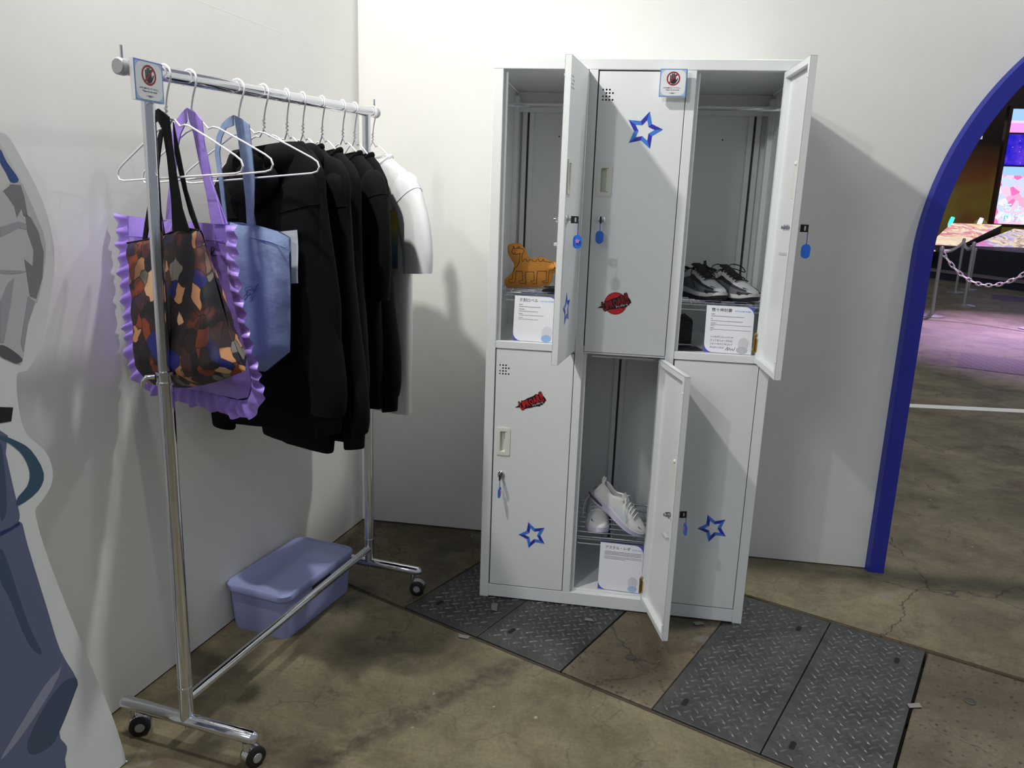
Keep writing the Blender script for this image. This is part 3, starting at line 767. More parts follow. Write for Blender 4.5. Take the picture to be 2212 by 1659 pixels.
OUT1 = Fr(F1.o, -F1.x, (0, 0, 1), F1.y); star(D1, OUT1, -0.165, 1.055 - UZ[0], 0.05, 100)
M_red = mat('sticker_red', S(206, 30, 44), 0.4); M_redd = mat('sticker_dark_red', S(150, 22, 34), 0.4); M_ink = mat('sticker_black', S(18, 16, 18), 0.4); M_wh = mat('sticker_white', S(240, 240, 240), 0.4)
def uproar(door, cx, cy, wd, rot, ball):
    c, s_ = math.cos(rot), math.sin(rot)
    T_ = lambda x, y: (cx + x * c - y * s_, cy + x * s_ + y * c)
    if ball:
        m = MB(FRONT); m.prism(circle(cx, cy, wd * 0.36, 40), 0.0002, 0.0005); m.build('sticker_disc_rim', M_ink, door, smooth=0)
        m = MB(FRONT); m.prism(circle(cx, cy, wd * 0.345, 40), 0.0003, 0.0008); m.build('sticker_disc', M_red, door, smooth=0)
    rnd = random.Random(4); pts = []
    N_ = 34
    for k in range(N_):
        a = 2 * math.pi * k / N_; rx, ry = wd * 0.47, wd * 0.19
        r = (1.0 if k % 2 else 0.86) + rnd.uniform(-0.05, 0.08)
        x = rx * r * math.copysign(abs(math.cos(a)) ** 0.6, math.cos(a)); y = ry * r * math.copysign(abs(math.sin(a)) ** 0.6, math.sin(a)) * (1.0 + 0.3 * x / rx)
        if k in (0, 17): x *= 1.22
        pts.append(T_(x, y))
    m = MB(FRONT); m.prism(pts, 0.0008, 0.0011); m.build('sticker_burst', M_ink, door, smooth=0)
    LET = (('U', .30), ('P', .25), ('R', .25), ('O', .22), ('A', .25), ('R', .28), ('!', .34), ('!', .34))
    tot = 0; wid = []
    for ch, sz in LET:
        v, f = text2d(ch, wd * sz, 'LEFT', 0.03); w_ = max(a for a, b in v) - min(a for a, b in v); wid.append(w_); tot += w_ + wd * 0.008
    kx = wd * 0.86 / tot
    for nm, bold, zz, mt in (('sticker_letter_outline', 0.10, 0.0013, M_ink), ('sticker_lettering', 0.03, 0.0016, M_red if not ball else M_redd)):
        m = MB(FRONT); x = -wd * 0.43
        for (ch, sz), w_ in zip(LET, wid):
            v, f = text2d(ch, wd * sz, 'LEFT', bold); c_ = (max(a for a, b in v) + min(a for a, b in v)) / 2
            m.add([T_(x + w_ * kx / 2 + (a - c_) * kx, b * 1.25 + wd * 0.02 + 0.10 * x) + (zz,) for a, b in v], f); x += (w_ + wd * 0.008) * kx
        m.build(nm, mt, door, smooth=0)
    m = MB(FRONT); px_, py_ = T_(wd * 0.17, -wd * 0.125); put_text(m, 'アップロー!!', px_, py_, wd * 0.07, 0.0016, bold=0.02, rot=rot); m.build('sticker_small_lettering', M_wh, door, smooth=0)
uproar(D2, 0.4115, 1.0595, 0.098, math.radians(17), True)
uproar(D4, 0.158, 0.719, 0.098, math.radians(22), False)
# ================================================================ clothes rack on casters
RN = Vector((0.072, -1.468, 0)); RD = Vector((0.1616, 0.98686, 0)); RO = Vector((0.98686, -0.1616, 0)); RLEN = 0.928
RKF = Fr(RN, RD, RO, (0, 0, 1))          # x along the rail, y away from the wall, z up
def rail_z(t): return 1.5895 + 0.0345 * (t + 0.059) / 1.053
rk = thing('clothes_rack', 'chrome garment rack on casters in front of the left wall', 'clothes rack', tuple(RKF(RLEN / 2, 0, 0)), math.atan2(RD.y, RD.x))
def rpart(name, fn, mtl=M_chrome, parent=rk, bevel=0.0):
    m = MB(RKF); fn(m); return m.build(name, mtl, parent, bevel=bevel)
ZB = 0.088
M_rubber = mat('black_rubber', S(22, 22, 24), 0.55)
M_capp = mat('grey_cap', S(176, 178, 182), 0.4, 0.5)
for t, lab in ((0.0, 0), (RLEN, 1)):
    lean = 0.010 if t == 0 else 0.003
    rz = rail_z(t)
    rpart('lower_post', lambda m: m.cyl((t, 0, ZB), (t + lean * 0.5, 0, 0.955), 0.0165, 20))
    rpart('upper_post', lambda m: m.cyl((t + lean * 0.5, 0, 0.95), (t + lean, 0, rz), 0.0135, 20))
    cl = rpart('clamp_collar', lambda m: m.lathe([(0.0165, 0.935), (0.0195, 0.936), (0.0195, 0.942), (0.0175, 0.944), (0.0175, 0.958), (0.0195, 0.96), (0.0195, 0.966), (0.0135, 0.968)], 20, (t + lean * 0.5, 0, 0)))
    rpart('clamp_screw', lambda m: m.tube([(t - 0.012, -0.012, 0.955), (t - 0.022, -0.026, 0.955), (t - 0.026, -0.032, 0.945), (t - 0.026, -0.034, 0.932)], 0.0055, 10), parent=cl)
    bar = rpart('base_bar', lambda m: m.tube([(t, -0.204, ZB), (t, -0.20, ZB), (t, -0.19, ZB), (t, 0.19, ZB), (t, 0.20, ZB), (t, 0.204, ZB)], [0.004, 0.012, 0.0165, 0.0165, 0.012, 0.004], 20))
    rpart('foot_ring', lambda m: m.lathe([(0.0172, ZB + 0.09), (0.0176, ZB + 0.091), (0.0176, ZB + 0.093), (0.0172, ZB + 0.094)], 20, (t, 0, 0)))
    rpart('base_nut', lambda m: m.cyl((t, 0, ZB - 0.024), (t, 0, ZB - 0.014), 0.006, 8))
    for y in (-0.172, 0.172):
        sw = {(-0.172, 0): 0.9, (0.172, 0): 0.35, (-0.172, 1): 1.9, (0.172, 1): 1.35}[(y, lab)]
        cs_ = MB(RKF); cs_.cyl((t, y, ZB - 0.032), (t, y, ZB - 0.010), 0.006, 10); ca = cs_.build('caster', M_chrome, rk)
        dx, dy = math.cos(sw), math.sin(sw); ox, oy = -dy, dx       # rolling direction, axle direction
        cx, cy, r = t + dx * 0.016, y + dy * 0.016, 0.0255
        hub = Fr(RKF(cx, cy, r), RKF.x * dx + RKF.y * dy, Vector((0, 0, 1)), RKF.x * ox + RKF.y * oy)
        m = MB(hub); ring = []
        for k in range(13):
            a = math.radians(-10 + 200 * k / 12); ring.append([(0.0285 * math.cos(a), 0.0285 * math.sin(a), -0.010), (0.0275 * math.cos(a), 0.0275 * math.sin(a), 0.010), (0.0215 * math.cos(a), 0.0215 * math.sin(a), 0.010), (0.0215 * math.cos(a), 0.0215 * math.sin(a), -0.010)])
        m.rings(ring); m.cyl((-0.016, 0.024, 0), (-0.016, 0.046, 0), 0.010, 12); m.build('fork', M_chrome, ca)
        for sgn in (-1, 1):
            m = MB(hub); m.lathe([(0.003, sgn * 0.0055), (0.022, sgn * 0.0055), (0.0255, sgn * 0.008), (0.0255, sgn * 0.016), (0.022, sgn * 0.0185), (0.013, sgn * 0.0185), (0.013, sgn * 0.0175), (0.003, sgn * 0.0175)], 24); m.build('wheel', M_rubber, ca)
            m = MB(hub); m.lathe([(0.0125, sgn * 0.0172), (0.0115, sgn * 0.0196), (0.0005, sgn * 0.0202)], 18); m.build('hub_cap', M_capp, ca)
rpart('cross_bar', lambda m: m.cyl((0.01, 0, ZB + 0.055), (RLEN - 0.01, 0, ZB + 0.055), 0.0125, 20))
rpart('top_rail', lambda m: m.cyl((-0.059, 0, rail_z(-0.059)), (0.992, 0, rail_z(0.992)), 0.0155, 24))
for t in (-0.059, 0.992):
    s_ = -1 if t < 0 else 1
    rpart('rail_cap', lambda m: m.lathe([(0.0003, s_ * 0.006), (0.0135, s_ * 0.006), (0.0165, s_ * 0.003), (0.0165, -s_ * 0.010), (0.0157, -s_ * 0.012)], 24, (t, 0, rail_z(t)), 'x'), M_capp)
    rpart('rail_peg', lambda m: m.cyl((t - s_ * 0.008, 0, rail_z(t) + 0.010), (t - s_ * 0.008, 0, rail_z(t) + 0.040), 0.0032, 10))

# ================================================================ wire hangers
M_wire = mat('white_wire', S(232, 230, 236), 0.35)
HANG = [(0.060, -11), (0.137, -8), (0.300, -3), (0.400, -12), (0.500, -32), (0.575, -32), (0.672, -32), (0.786, -33), (0.857, -33), (0.972, -30)]
def hang_frame(t, yaw, drop=0.0):
    a = math.radians(yaw); ex = RO * math.cos(a) + RD * math.sin(a); ey = -RO * math.sin(a) + RD * math.cos(a)
    o = RKF(t, 0, rail_z(t)); return Fr(o, ex, ey, (0, 0, 1))
def make_hanger(fr, label, roll, shift, ws=1.0):
    """local x along the shoulders, z up, origin at the rail centre"""
    t = thing('wire_hanger', label, 'hanger', tuple(fr.o), math.atan2(fr.x.y, fr.x.x), 'white wire hangers on the rail')
    R_ = 0.0215; c, s_ = math.cos(roll), math.sin(roll)
    rot = lambda x, z: (x * c + z * s_ * 0 - 0, 0, z) if False else (x * c - z * 0 + shift, 0, z + x * s_)
    hook = [(R_ * math.cos(math.radians(a)), 0, -0.002 + R_ * math.sin(math.radians(a))) for a in range(205, -41, -12)]
    hook += [(0.009, 0, -0.034), (0.004, 0, -0.050), (0.001, 0, -0.064), (0.0, 0, -0.078)]
    m = MB(fr); m.tube(hook, 0.0021, 8); m.sphere(hook[0], 0.0030, 8); 
    m.build('hook', M_wire, t)
    tw = [(0.0026 * math.cos(k * 1.25), 0.0026 * math.sin(k * 1.25), -0.062 - 0.0019 * k) for k in range(16)]
    m = MB(fr); m.tube(tw, 0.0021, 6); m.build('twist', M_wire, t)
    pts = []
    sh = [(0.004, -0.092), (0.020, -0.106), (0.034, -0.104), (0.050, -0.108), (0.120, -0.142), (0.182, -0.174), (0.197, -0.184), (0.202, -0.196), (0.196, -0.206), (0.180, -0.209)]
    sh = [(x * ws, z) for x, z in sh]; R3 = [rot(x, z) for x, z in sh]; L3 = [rot(-x, z) for x, z in sh][::-1]
    m = MB(fr); m.tube([(0.0008, 0, -0.088)] + R3 + [rot(0, -0.209)] + L3 + [(-0.0008, 0, -0.088)], 0.0021, 8); m.build('shoulder_wire', M_wire, t)
    return t
HF = [hang_frame(*h) for h in HANG]
HL = ['bare white wire hanger carrying the black-handled printed tote', 'bare white wire hanger carrying the purple ruffled tote', 'bare white wire hanger carrying the blue tote', 'white wire hanger of the first black hoodie behind the blue tote',
      'white wire hanger of the second black sweatshirt in the row', 'white wire hanger of the third black sweatshirt in the row', 'white wire hanger of the fourth black sweatshirt in the row', 'white wire hanger of the black short-sleeved shirt', 'white wire hanger of the black long-sleeved shirt', 'white wire hanger of the white t-shirt at the rail end']
for k, fr in enumerate(HF): make_hanger(fr, HL[k], [0.055, 0.085, 0.085, 0.03, 0.02, 0.02, 0.02, 0.02, 0.02, 0.02][k], [0.022, 0.03, 0.026, 0, 0, 0, 0, 0, 0, 0][k], 1.0 if k < 3 else (0.76 if k == 8 else 0.86))

# ================================================================ black garments and the white t-shirt
def fabric(name, col, rough=0.85, bump=0.25, sheen=0.15, sc=700):
    return mat(name, col, rough, bump=bump, bscale=sc, sheen=sheen, spec=0.2)
M_blk = [fabric('black_fleece', S(4, 5, 8), 0.9, 0.25, 0.0), fabric('black_cotton', S(6, 7, 10), 0.9, 0.25, 0.0), fabric('black_jersey', S(4, 5, 7), 0.9, 0.25, 0.0)]
M_tee = fabric('white_cotton', S(226, 227, 230), 0.8, 0.12, 0.1)
def fold(x, z, seed, amp):
    return amp * (noise.noise(Vector((x * 9 + seed, z * 2.2, seed * 3.1))) + 0.5 * noise.noise(Vector((x * 22 + seed, z * 5, seed))))
def garment(idx, name, label, cat, mtl, zs, zhem, half, sleeve, collar, group=None, body_half=0.255, slx=0.30, cuff=True, hemband=True, sl_w=(0.088, 0.056), thick=0.035, slmid=None, roll=0.08):
    fr0 = HF[idx]; o = Vector((fr0.o.x, fr0.o.y, zhem))
    fr = Fr(Vector((fr0.o.x, fr0.o.y, 0)), fr0.x + Vector((0, 0, roll)), fr0.y, (0, 0, 1))
    g = thing(name, label, cat, tuple(o), math.atan2(fr0.x.y, fr0.x.x), group)
    seed = idx * 1.7; NS = 44; zs = zs - 0.014
    def ring(z, w, th, amp):
        r = []
        for k in range(NS):
            a = 2 * math.pi * k / NS; cx, sy = math.cos(a), math.sin(a)
            x = w * math.copysign(abs(cx) ** 0.75, cx); y = th * math.copysign(abs(sy) ** 0.8, sy)
            f_ = fold(x, z, seed + (5 if sy > 0 else 0), amp) * min(1, abs(sy) * 2)
            r.append((x + 0.3 * amp * noise.noise(Vector((z * 6, seed, sy))), y + f_, z))
        return r
    lv = [(zs, 0.104, 0.026, 0.0), (zs - 0.008, 0.116, 0.026, 0.002), (zs - 0.022, 0.138, 0.026, 0.003), (zs - 0.040, half * 0.82, 0.026, 0.004), (zs - 0.060, half * 0.92, 0.028, 0.005), (zs - 0.078, half * 0.985, 0.029, 0.005), (zs - 0.10, half * 1.02, 0.030, 0.006), (zs - 0.135, half * 1.03, 0.030, 0.006)]
    zt = zs - 0.135; n = 14; zbm = zhem + (0.062 if hemband else 0.0)
    for k in range(1, n + 1):
        q = k / n; lv.append((zt + (zbm - zt) * q, half * 1.03 + (body_half - half * 1.03) * min(1, q * 2), 0.030 + (thick - 0.030) * min(1, q * 1.6), 0.006 + 0.012 * q))
    m = MB(fr); m.rings([ring(*l) for l in lv], caps=True); m.build('body', mtl, g, smooth=75)
    if hemband:
        m = MB(fr); m.rings([ring(zbm + 0.002, body_half * 1.0, thick, 0.016), ring(zbm - 0.012, body_half * 0.955, thick * 0.86, 0.012), ring(zhem + 0.006, body_half * 0.93, thick * 0.8, 0.010), ring(zhem, body_half * 0.92, thick * 0.7, 0.010)]); m.build('hem_band', mtl, g)
    # sleeves
    for sgn in (1, -1):
        z1 = zs - 0.075; ze = sleeve; w0, w1 = sl_w; slx_ = slx if sgn > 0 else min(slx, 0.25 if cuff else 0.30)       # slx = outer edge of the cuff
        pts = [(half - w0 * 0.95, z1 + 0.004), (half * 1.02 - w0 * 0.86, z1 - 0.06), (half * 1.06 + (slx_ - half * 1.06) * 0.3 - w0 * 0.86, z1 + (ze - z1) * 0.40), (slx_ - w1 * 1.02, ze + 0.14 if z1 - ze > 0.4 else ze + 0.06), (slx_ - w1, ze + (0.055 if cuff else 0.0))]
        if not cuff: pts = [(half - w0 * 0.95, z1 + 0.002), (half - w0 * 0.30, z1 - 0.045), (half + (slx_ - w1 - half) * 0.55, z1 + (ze - z1) * 0.5), (slx_ - w1 * 1.03, ze + 0.06), (slx_ - w1, ze)]
        P = smooth_path(pts, 5); rs = []; NP = len(P)
        for i, (x, z) in enumerate(P):
            q = i / (NP - 1); w_ = (sl_w[0] + (sl_w[1] - sl_w[0]) * q) * min(1.0, 0.30 + q * 4.0); th = (0.034 - 0.006 * q) * min(1.0, 0.4 + q * 3)
            a_, b_ = P[max(i - 1, 0)], P[min(i + 1, NP - 1)]; tx, tz = b_[0] - a_[0], b_[1] - a_[1]; L = math.hypot(tx, tz); nx, nz = -tz / L, tx / L
            r = []
            for k in range(24):
                a = 2 * math.pi * k / 24; u_ = w_ * math.copysign(abs(math.cos(a)) ** 0.8, math.cos(a)); f_ = fold(u_ + sgn, z * 1.6, seed + 9 * sgn, 0.010 * min(1, 2 * q)) * abs(math.sin(a))
                r.append((sgn * (x + nx * u_ * 0.9), -0.012 * q + th * math.sin(a) + f_, z + nz * u_ * 0.9))
            rs.append(r)
        m = MB(fr); m.rings(rs); sl = m.build('sleeve', mtl, g, smooth=75)
        m = MB(fr); m.tube([tuple(Vector(p) * 1.0 + Vector((0, math.copysign(0.0012, p[1]), 0))) for p in rs[int(NP * 0.30)]], 0.0011, 5, loop=True); m.build('shoulder_seam', mtl, sl)
        if cuff:
            x, z = P[-1]; w_ = sl_w[1]
            def cr(zz, ww, th): return [(sgn * (x - 0.3 * (z - zz) * 0 + ww * math.cos(a)), -0.012 + th * math.sin(a), zz + 0.18 * ww * math.cos(a)) for a in [2 * math.pi * k / 24 for k in range(24)]]
            m = MB(fr); m.rings([cr(z + 0.004, w_ * 0.95, 0.026), cr(z - 0.010, w_ * 0.80, 0.024), cr(ze + 0.004, w_ * 0.74, 0.022), cr(ze, w_ * 0.70, 0.020)]); m.build('cuff', mtl, sl)
        else:
            x, z = P[-1]; w_ = sl_w[1]
    # collar or hood
    if collar == 'crew':
        m = MB(fr); P = [(0.106 * math.cos(a), 0.024 * math.sin(a) - (0.004 if math.sin(a) < 0 else 0), zs + 0.003 - 0.034 * max(0, -math.sin(a)) ** 1.2 + 0.006 * max(0, math.sin(a))) for a in [2 * math.pi * k / 32 for k in range(32)]]
        m.tube(P, 0.0085, 8, loop=True, squash=0.6); m.build('collar', mtl, g)
    else:
        rs = []
        for k in range(25):
            q = k / 24; a = math.radians(-200 + 220 * q) + math.pi / 2
            a = math.radians(-65 + 310 * q)          # open towards the front
            cx, cy = 0.100 * math.cos(a), 0.045 * math.sin(a)
            r1 = 0.024 + 0.042 * math.sin(math.pi * q) ** 0.7; h = 0.034 + 0.014 * math.sin(math.pi * q)
            rs.append([(cx * (1 + 0.35 * math.cos(b)), cy * (1 + 0.6 * math.cos(b)) + 0.008, zs - 0.040 + h * (math.sin(b)) + 0.01 * noise.noise(Vector((q * 6, b, seed)))) for b in [2 * math.pi * j / 16 for j in range(16)]])
        m = MB(fr); m.rings(rs); m.build('hood', mtl, g)
        m = MB(fr); rr = []
        for k in range(13):
            q = k / 12; rr.append([(0.095 * math.sin(q * math.pi) * math.cos(b), -0.034 - 0.012 * math.sin(q * math.pi) + 0.012 * math.sin(b), zs - 0.02 - 0.14 * q) for b in [2 * math.pi * j / 18 for j in range(18)]])
        m.rings([[(x * 1.0 + 1e-4 * math.cos(j), y, z) for j, (x, y, z) in enumerate(r)] for r in rr]); m.build('hood_front', mtl, g)
    return g, fr
GRP = 'black tops on the rail'
g4, fr4 = garment(3, 'hoodie', 'black hoodie with a white print, first behind the blue tote', 'hoodie', M_blk[0], 1.487, 0.738, 0.196, 0.725, 'hood', GRP, roll=0.12, slx=0.264, body_half=0.245)
g5, fr5 = garment(4, 'sweatshirt', 'second black top, its hem lowest of the row', 'sweatshirt', M_blk[1], 1.487, 0.660, 0.200, 0.73, 'hood', GRP, roll=0.11, slx=0.250, body_half=0.23)
g6, fr6 = garment(5, 'sweatshirt', 'third black top, right cuff beside the notch between two sleeves', 'sweatshirt', M_blk[0], 1.487, 0.680, 0.245, 0.674, 'crew', GRP, slx=0.345, body_half=0.245)
g7, fr7 = garment(6, 'sweatshirt', 'fourth black top, mostly hidden between its neighbours', 'sweatshirt', M_blk[2], 1.485, 0.690, 0.205, 0.72, 'crew', GRP, slx=0.250, sl_w=(0.075, 0.05), body_half=0.22)
g8, fr8 = garment(7, 'black_t_shirt', 'black short-sleeved t-shirt hanging fifth among the black tops', 't-shirt', M_blk[1], 1.485, 0.72, 0.205, 1.050, 'crew', GRP, slx=0.285, cuff=False, hemband=False, sl_w=(0.07, 0.064), body_half=0.21)
g9, fr9 = garment(8, 'long_sleeve_shirt', 'thin black long-sleeved shirt next to the white t-shirt', 'shirt', M_blk[2], 1.485, 0.74, 0.190, 0.700, 'crew', GRP, slx=0.272, sl_w=(0.07, 0.042), thick=0.028, hemband=False, body_half=0.195)
g10, fr10 = garment(9, 'white_t_shirt', 'white t-shirt with a landscape photo print at the rail end', 't-shirt', M_tee, 1.487, 0.655, 0.215, 1.115, 'crew', None, slx=0.340, cuff=False, hemband=False, sl_w=(0.074, 0.068), body_half=0.215)
# prints
gt = G('landscape_print'); sep = gt.t.nodes.new('ShaderNodeSeparateXYZ'); gt.t.links.new(gt.pos, sep.inputs[0])
ct = gt.ramp(gt.rng(gt.math('ADD', sep.outputs[2], gt.math('MULTIPLY', gt.noise(30, 4), 0.03)), 1.13, 1.31), [(0, S(70, 92, 120)), (.35, S(96, 126, 156)), (.55, S(120, 150, 170)), (.72, S(160, 172, 124)), (.86, S(214, 204, 104)), (1, S(190, 178, 90))])
m = MB(fr10); m.add([(x, -0.040 - 0.004 * math.cos(x * 12), z) for z in (1.13, 1.31) for x in [-0.05 + 0.25 * k / 8 for k in range(9)]], [(k, k + 1, k + 10, k + 9) for k in range(8)])
m.build('photo_print', gt.out(ct, 0.6), g10)
m = MB(fr4); m.add([(x, -0.052 - 0.002 * math.sin(z * 40), z) for z in [1.125 + 0.13 * j / 6 for j in range(7)] for x in [-0.08 + 0.238 * k / 6 for k in range(7)]], [(j * 7 + k, j * 7 + k + 1, j * 7 + k + 8, j * 7 + k + 7) for j in range(6) for k in range(6)])
m.build('white_print', mat('white_ink', S(205, 208, 216), 0.6, var=0.1, vscale=60), g4)
# ================================================================ tote bags
def bag_frame(k):
    fr0 = HF[k]; return Fr(Vector((fr0.o.x, fr0.o.y, 0)), fr0.x, fr0.y, (0, 0, 1))
def to_bag(fr, pts):
    out = []
    for u, v in pts:
        p = on_plane(u, v, fr.y, fr.o); out.append(((p - fr.o).dot(fr.x), p.z))
    return out
def strap(mb, fr, px, y, th=0.0016, bulge=0.0):
    """flat band : outline (local x, z) given thickness along local y"""
    O = to_bag(fr, px); tri, vv = fill2d(O); n = len(O)
    f_ = lambda x, z: y - bulge * math.sin((z % 0.3) * 10)
    mb.add([(p[0], f_(*p) - th, p[1]) for p in vv], tri); mb.add([(p[0], f_(*p) + th, p[1]) for p in vv], [tuple(reversed(t)) for t in tri])
    mb.add([(p[0], f_(*p) + s_ * th, p[1]) for s_ in (-1, 1) for p in O], [(j, (j + 1) % n, n + (j + 1) % n, n + j) for j in range(n)])
def bag_thing(k, name, label, zb):
    fr = bag_frame(k); return fr, thing(name, label, 'tote bag', (fr.o.x, fr.o.y, zb), math.atan2(fr.x.y, fr.x.x), 'tote bags on the rail')
def bag_body(fr, outline, depth, step=0.014):
    m = MB(fr)
    panel(m, outline, lambda x, z, d: depth(x, z, d), step, side=1); panel(m, outline, lambda x, z, d: depth(x, z, d), step, side=-1)
    return m
# ---- black tote with an all-over print (a plain stand-in of scattered colour patches)
g = G('scatter_print')
wv = g.vadd(g.obj, g.noise(14, 2, vec=g.obj, col=True), 0.05)
v2 = g.vmul(wv, (1.0, 1.0, 0.62))
vc = g.voro(38, vec=v2, out='Color'); sx = g.t.nodes.new('ShaderNodeSeparateColor'); g.t.links.new(vc, sx.inputs[0])
c = g.ramp(sx.outputs[0], [(0, S(44, 28, 30)), (.22, S(24, 20, 26)), (.36, S(196, 140, 98)), (.48, S(134, 58, 32)), (.58, S(18, 18, 30)), (.70, S(122, 116, 108)), (.80, S(22, 30, 110)), (.86, S(70, 40, 40)), (.95, S(216, 172, 132))], True)
c2 = g.ramp(g.noise(9, 3, vec=wv), [(0, S(30, 20, 22)), (.45, S(36, 26, 30)), (.52, S(150, 70, 40)), (.56, S(40, 28, 34)), (.70, S(30, 50, 150))])
c = g.mix(g.rng(g.noise(6, 2, vec=g.obj), 0.52, 0.6, 0, 0.6), c, c2)
ed = g.voro(38, 'DISTANCE_TO_EDGE', vec=v2)
c = g.mix(g.rng(ed, 0.02, 0.045, 0.85, 0), c, S(20, 14, 16))
sz = g.t.nodes.new('ShaderNodeSeparateXYZ'); g.t.links.new(g.obj, sz.inputs[0])
g.bump(g.noise(500, 2), 0.1)
M_print = g.out(c, 0.55)
M_strapk = fabric('black_webbing', S(14, 13, 15), 0.8, 0.3, 0.05, 900)
frA, tA = bag_thing(0, 'printed_tote', 'tote bag with black handles and a busy brown, orange and blue print', 0.89)
oA = to_bag(frA, [(276, 525), (300, 521), (345, 512), (394, 492), (432, 497), (438, 508), (452, 560), (472, 625), (494, 705), (516, 765), (530, 801), (480, 821), (440, 832), (400, 838), (360, 835), (319, 829), (312, 780), (303, 700), (292, 620), (284, 560)])
zfold = to_bag(frA, [(400, 785)])[0][1]; zbotA = min(p[1] for p in oA); ztopA = max(p[1] for p in oA)
def depA(x, z, d):
    zf = zfold + 0.05 * (x + 0.05)
    q = max(0, min(1, (ztopA - z) / (ztopA - zf))); base = 0.008 + 0.042 * q
    if z < zf: base = 0.05 * max(0.02, (z - zbotA) / max(zf - zbotA, 1e-3)) ** 0.8
    return min(base, 0.0004 + d * 1.6) + 0.004 * noise.noise(Vector((x * 18, z * 10, 2)))
bA = bag_body(frA, oA, depA, 0.012).build('bag_body', M_print, tA, smooth=60)
m = MB(frA); P = [(x, -depA(x, z, 0.0) - 0.001, z) for x, z in resample(oA[0:5], 0.012, False)]; m.tube(P, 0.002, 6); m.build('top_binding', M_strapk, tA)
def straps(fr, t, mtl, lst):
    for px, y in lst:
        m = MB(fr); strap(m, fr, px, y); m.build('handle', mtl, t, smooth=0)
straps(frA, tA, M_strapk, [
    ([(353, 236), (364, 244), (376, 254), (382, 310), (392, 380), (404, 450), (419, 498), (384, 500), (381, 430), (372, 340), (362, 280), (352, 262)], -0.012),
    ([(353, 236), (342, 244), (330, 256), (328, 280), (333, 330), (338, 400), (341, 470), (345, 512), (366, 505), (352, 420), (340, 330), (337, 285), (344, 268), (352, 262)], -0.012),
    ([(338, 262), (328, 300), (322, 380), (312, 420), (302, 480), (296, 524), (304, 524), (316, 450), (328, 390), (334, 330), (342, 270)], 0.014),
    ([(362, 262), (376, 330), (392, 410), (408, 460), (420, 496), (412, 497), (398, 462), (384, 410), (366, 330)], 0.014)])
# ---- purple satin tote with a ruffle
gp = G('purple_satin')
pc = gp.mix(gp.rng(gp.noise(6, 3, vec=gp.obj), 0.3, 0.7), S(150, 116, 226), S(172, 140, 240))
gp.bump(gp.math('ADD', gp.noise(14, 3, vec=gp.obj), gp.math('MULTIPLY', gp.noise(300, 2), 0.05)), 0.35, 0.01)
M_pur = gp.out(pc, 0.33); gp.I['Sheen Weight'].default_value = 0.3
frB, tB = bag_thing(1, 'ruffled_tote', 'shiny lilac purple tote bag with a ruffled border', 0.79)
oB = to_bag(frB, [(274, 466), (330, 473), (420, 480), (490, 485), (492, 560), (500, 620), (515, 680), (528, 740), (540, 790), (545, 830), (538, 858), (515, 862), (460, 848), (400, 836), (350, 822), (316, 796), (298, 740), (288, 660), (280, 560)])
zB = (min(p[1] for p in oB), max(p[1] for p in oB))
depB = lambda x, z, d: min(0.022, 0.003 + d * 0.5) * (0.4 + 0.6 * (zB[1] - z) / (zB[1] - zB[0])) + 0.005 * noise.noise(Vector((x * 14, z * 9, 7)))
bag_body(frB, oB, depB, 0.014).build('bag_body', M_pur, tB, smooth=60)
m = MB(frB); zt_ = to_bag(frB, [(280, 510), (380, 515), (490, 520)]); m.tube([(x, -depB(x, z, 0.05) - 0.001, z) for x, z in resample(zt_, 0.01, False)], 0.0012, 6); m.build('top_seam', mat('purple_stitch', S(128, 96, 204), 0.5), tB)
inn = smooth_path(to_bag(frB, [(278, 466), (281, 520), (284, 580), (288, 650), (296, 730), (312, 790), (345, 820), (400, 836), (460, 848), (510, 862), (538, 860), (546, 832), (541, 790), (528, 740), (515, 680), (500, 620), (492, 560), (490, 486)]), 40)
outr = smooth_path(to_bag(frB, [(252, 460), (256, 520), (260, 590), (268, 660), (272, 740), (286, 808), (330, 850), (395, 870), (460, 886), (520, 903), (560, 892), (572, 848), (560, 794), (546, 740), (534, 688), (524, 630), (516, 570), (513, 486)]), 40)
m = MB(frB); rows = []; N_ = len(inn); K = 7
acc = 0
for i in range(N_):
    (xa, za), (xb, zb_) = inn[i], outr[i]
    if i: acc += math.hypot(outr[i][0] - outr[i - 1][0], outr[i][1] - outr[i - 1][1])
    ph = acc / 0.034 * 2 * math.pi + 3.0 * noise.noise(Vector((acc * 14, 1, 3)))
    sc_ = 1.0 + 0.10 * math.sin(ph * 0.5 + 1) * (1 if 20 < i < N_ - 20 else 0.2)
    r = []
    for k in range(K + 1):
        q = k / K; amp = 0.0062 * q ** 0.6 * (1 - 0.2 * q)
        r.append((xa + (xb - xa) * q * sc_, -0.004 - amp * math.sin(ph) - 0.006 * math.sin(q * math.pi), za + (zb_ - za) * q * sc_))
    rows.append(r)
m.rings(rows, closed=False, caps=False); m.build('ruffle', M_pur, tB, smooth=80)
straps(frB, tB, M_pur, [
    ([(414, 234), (432, 244), (446, 262), (452, 320), (462, 380), (478, 430), (492, 484), (466, 484), (456, 420), (440, 350), (428, 290), (418, 258)], -0.012),
    ([(412, 236), (404, 244), (390, 262), (380, 290), (384, 320), (378, 380), (372, 430), (368, 474), (384, 475), (388, 400), (392, 330), (400, 290), (414, 262)], -0.012),
    ([(424, 270), (440, 340), (452, 400), (466, 440), (482, 484), (474, 484), (458, 440), (444, 400), (432, 340), (418, 280)], 0.012)])
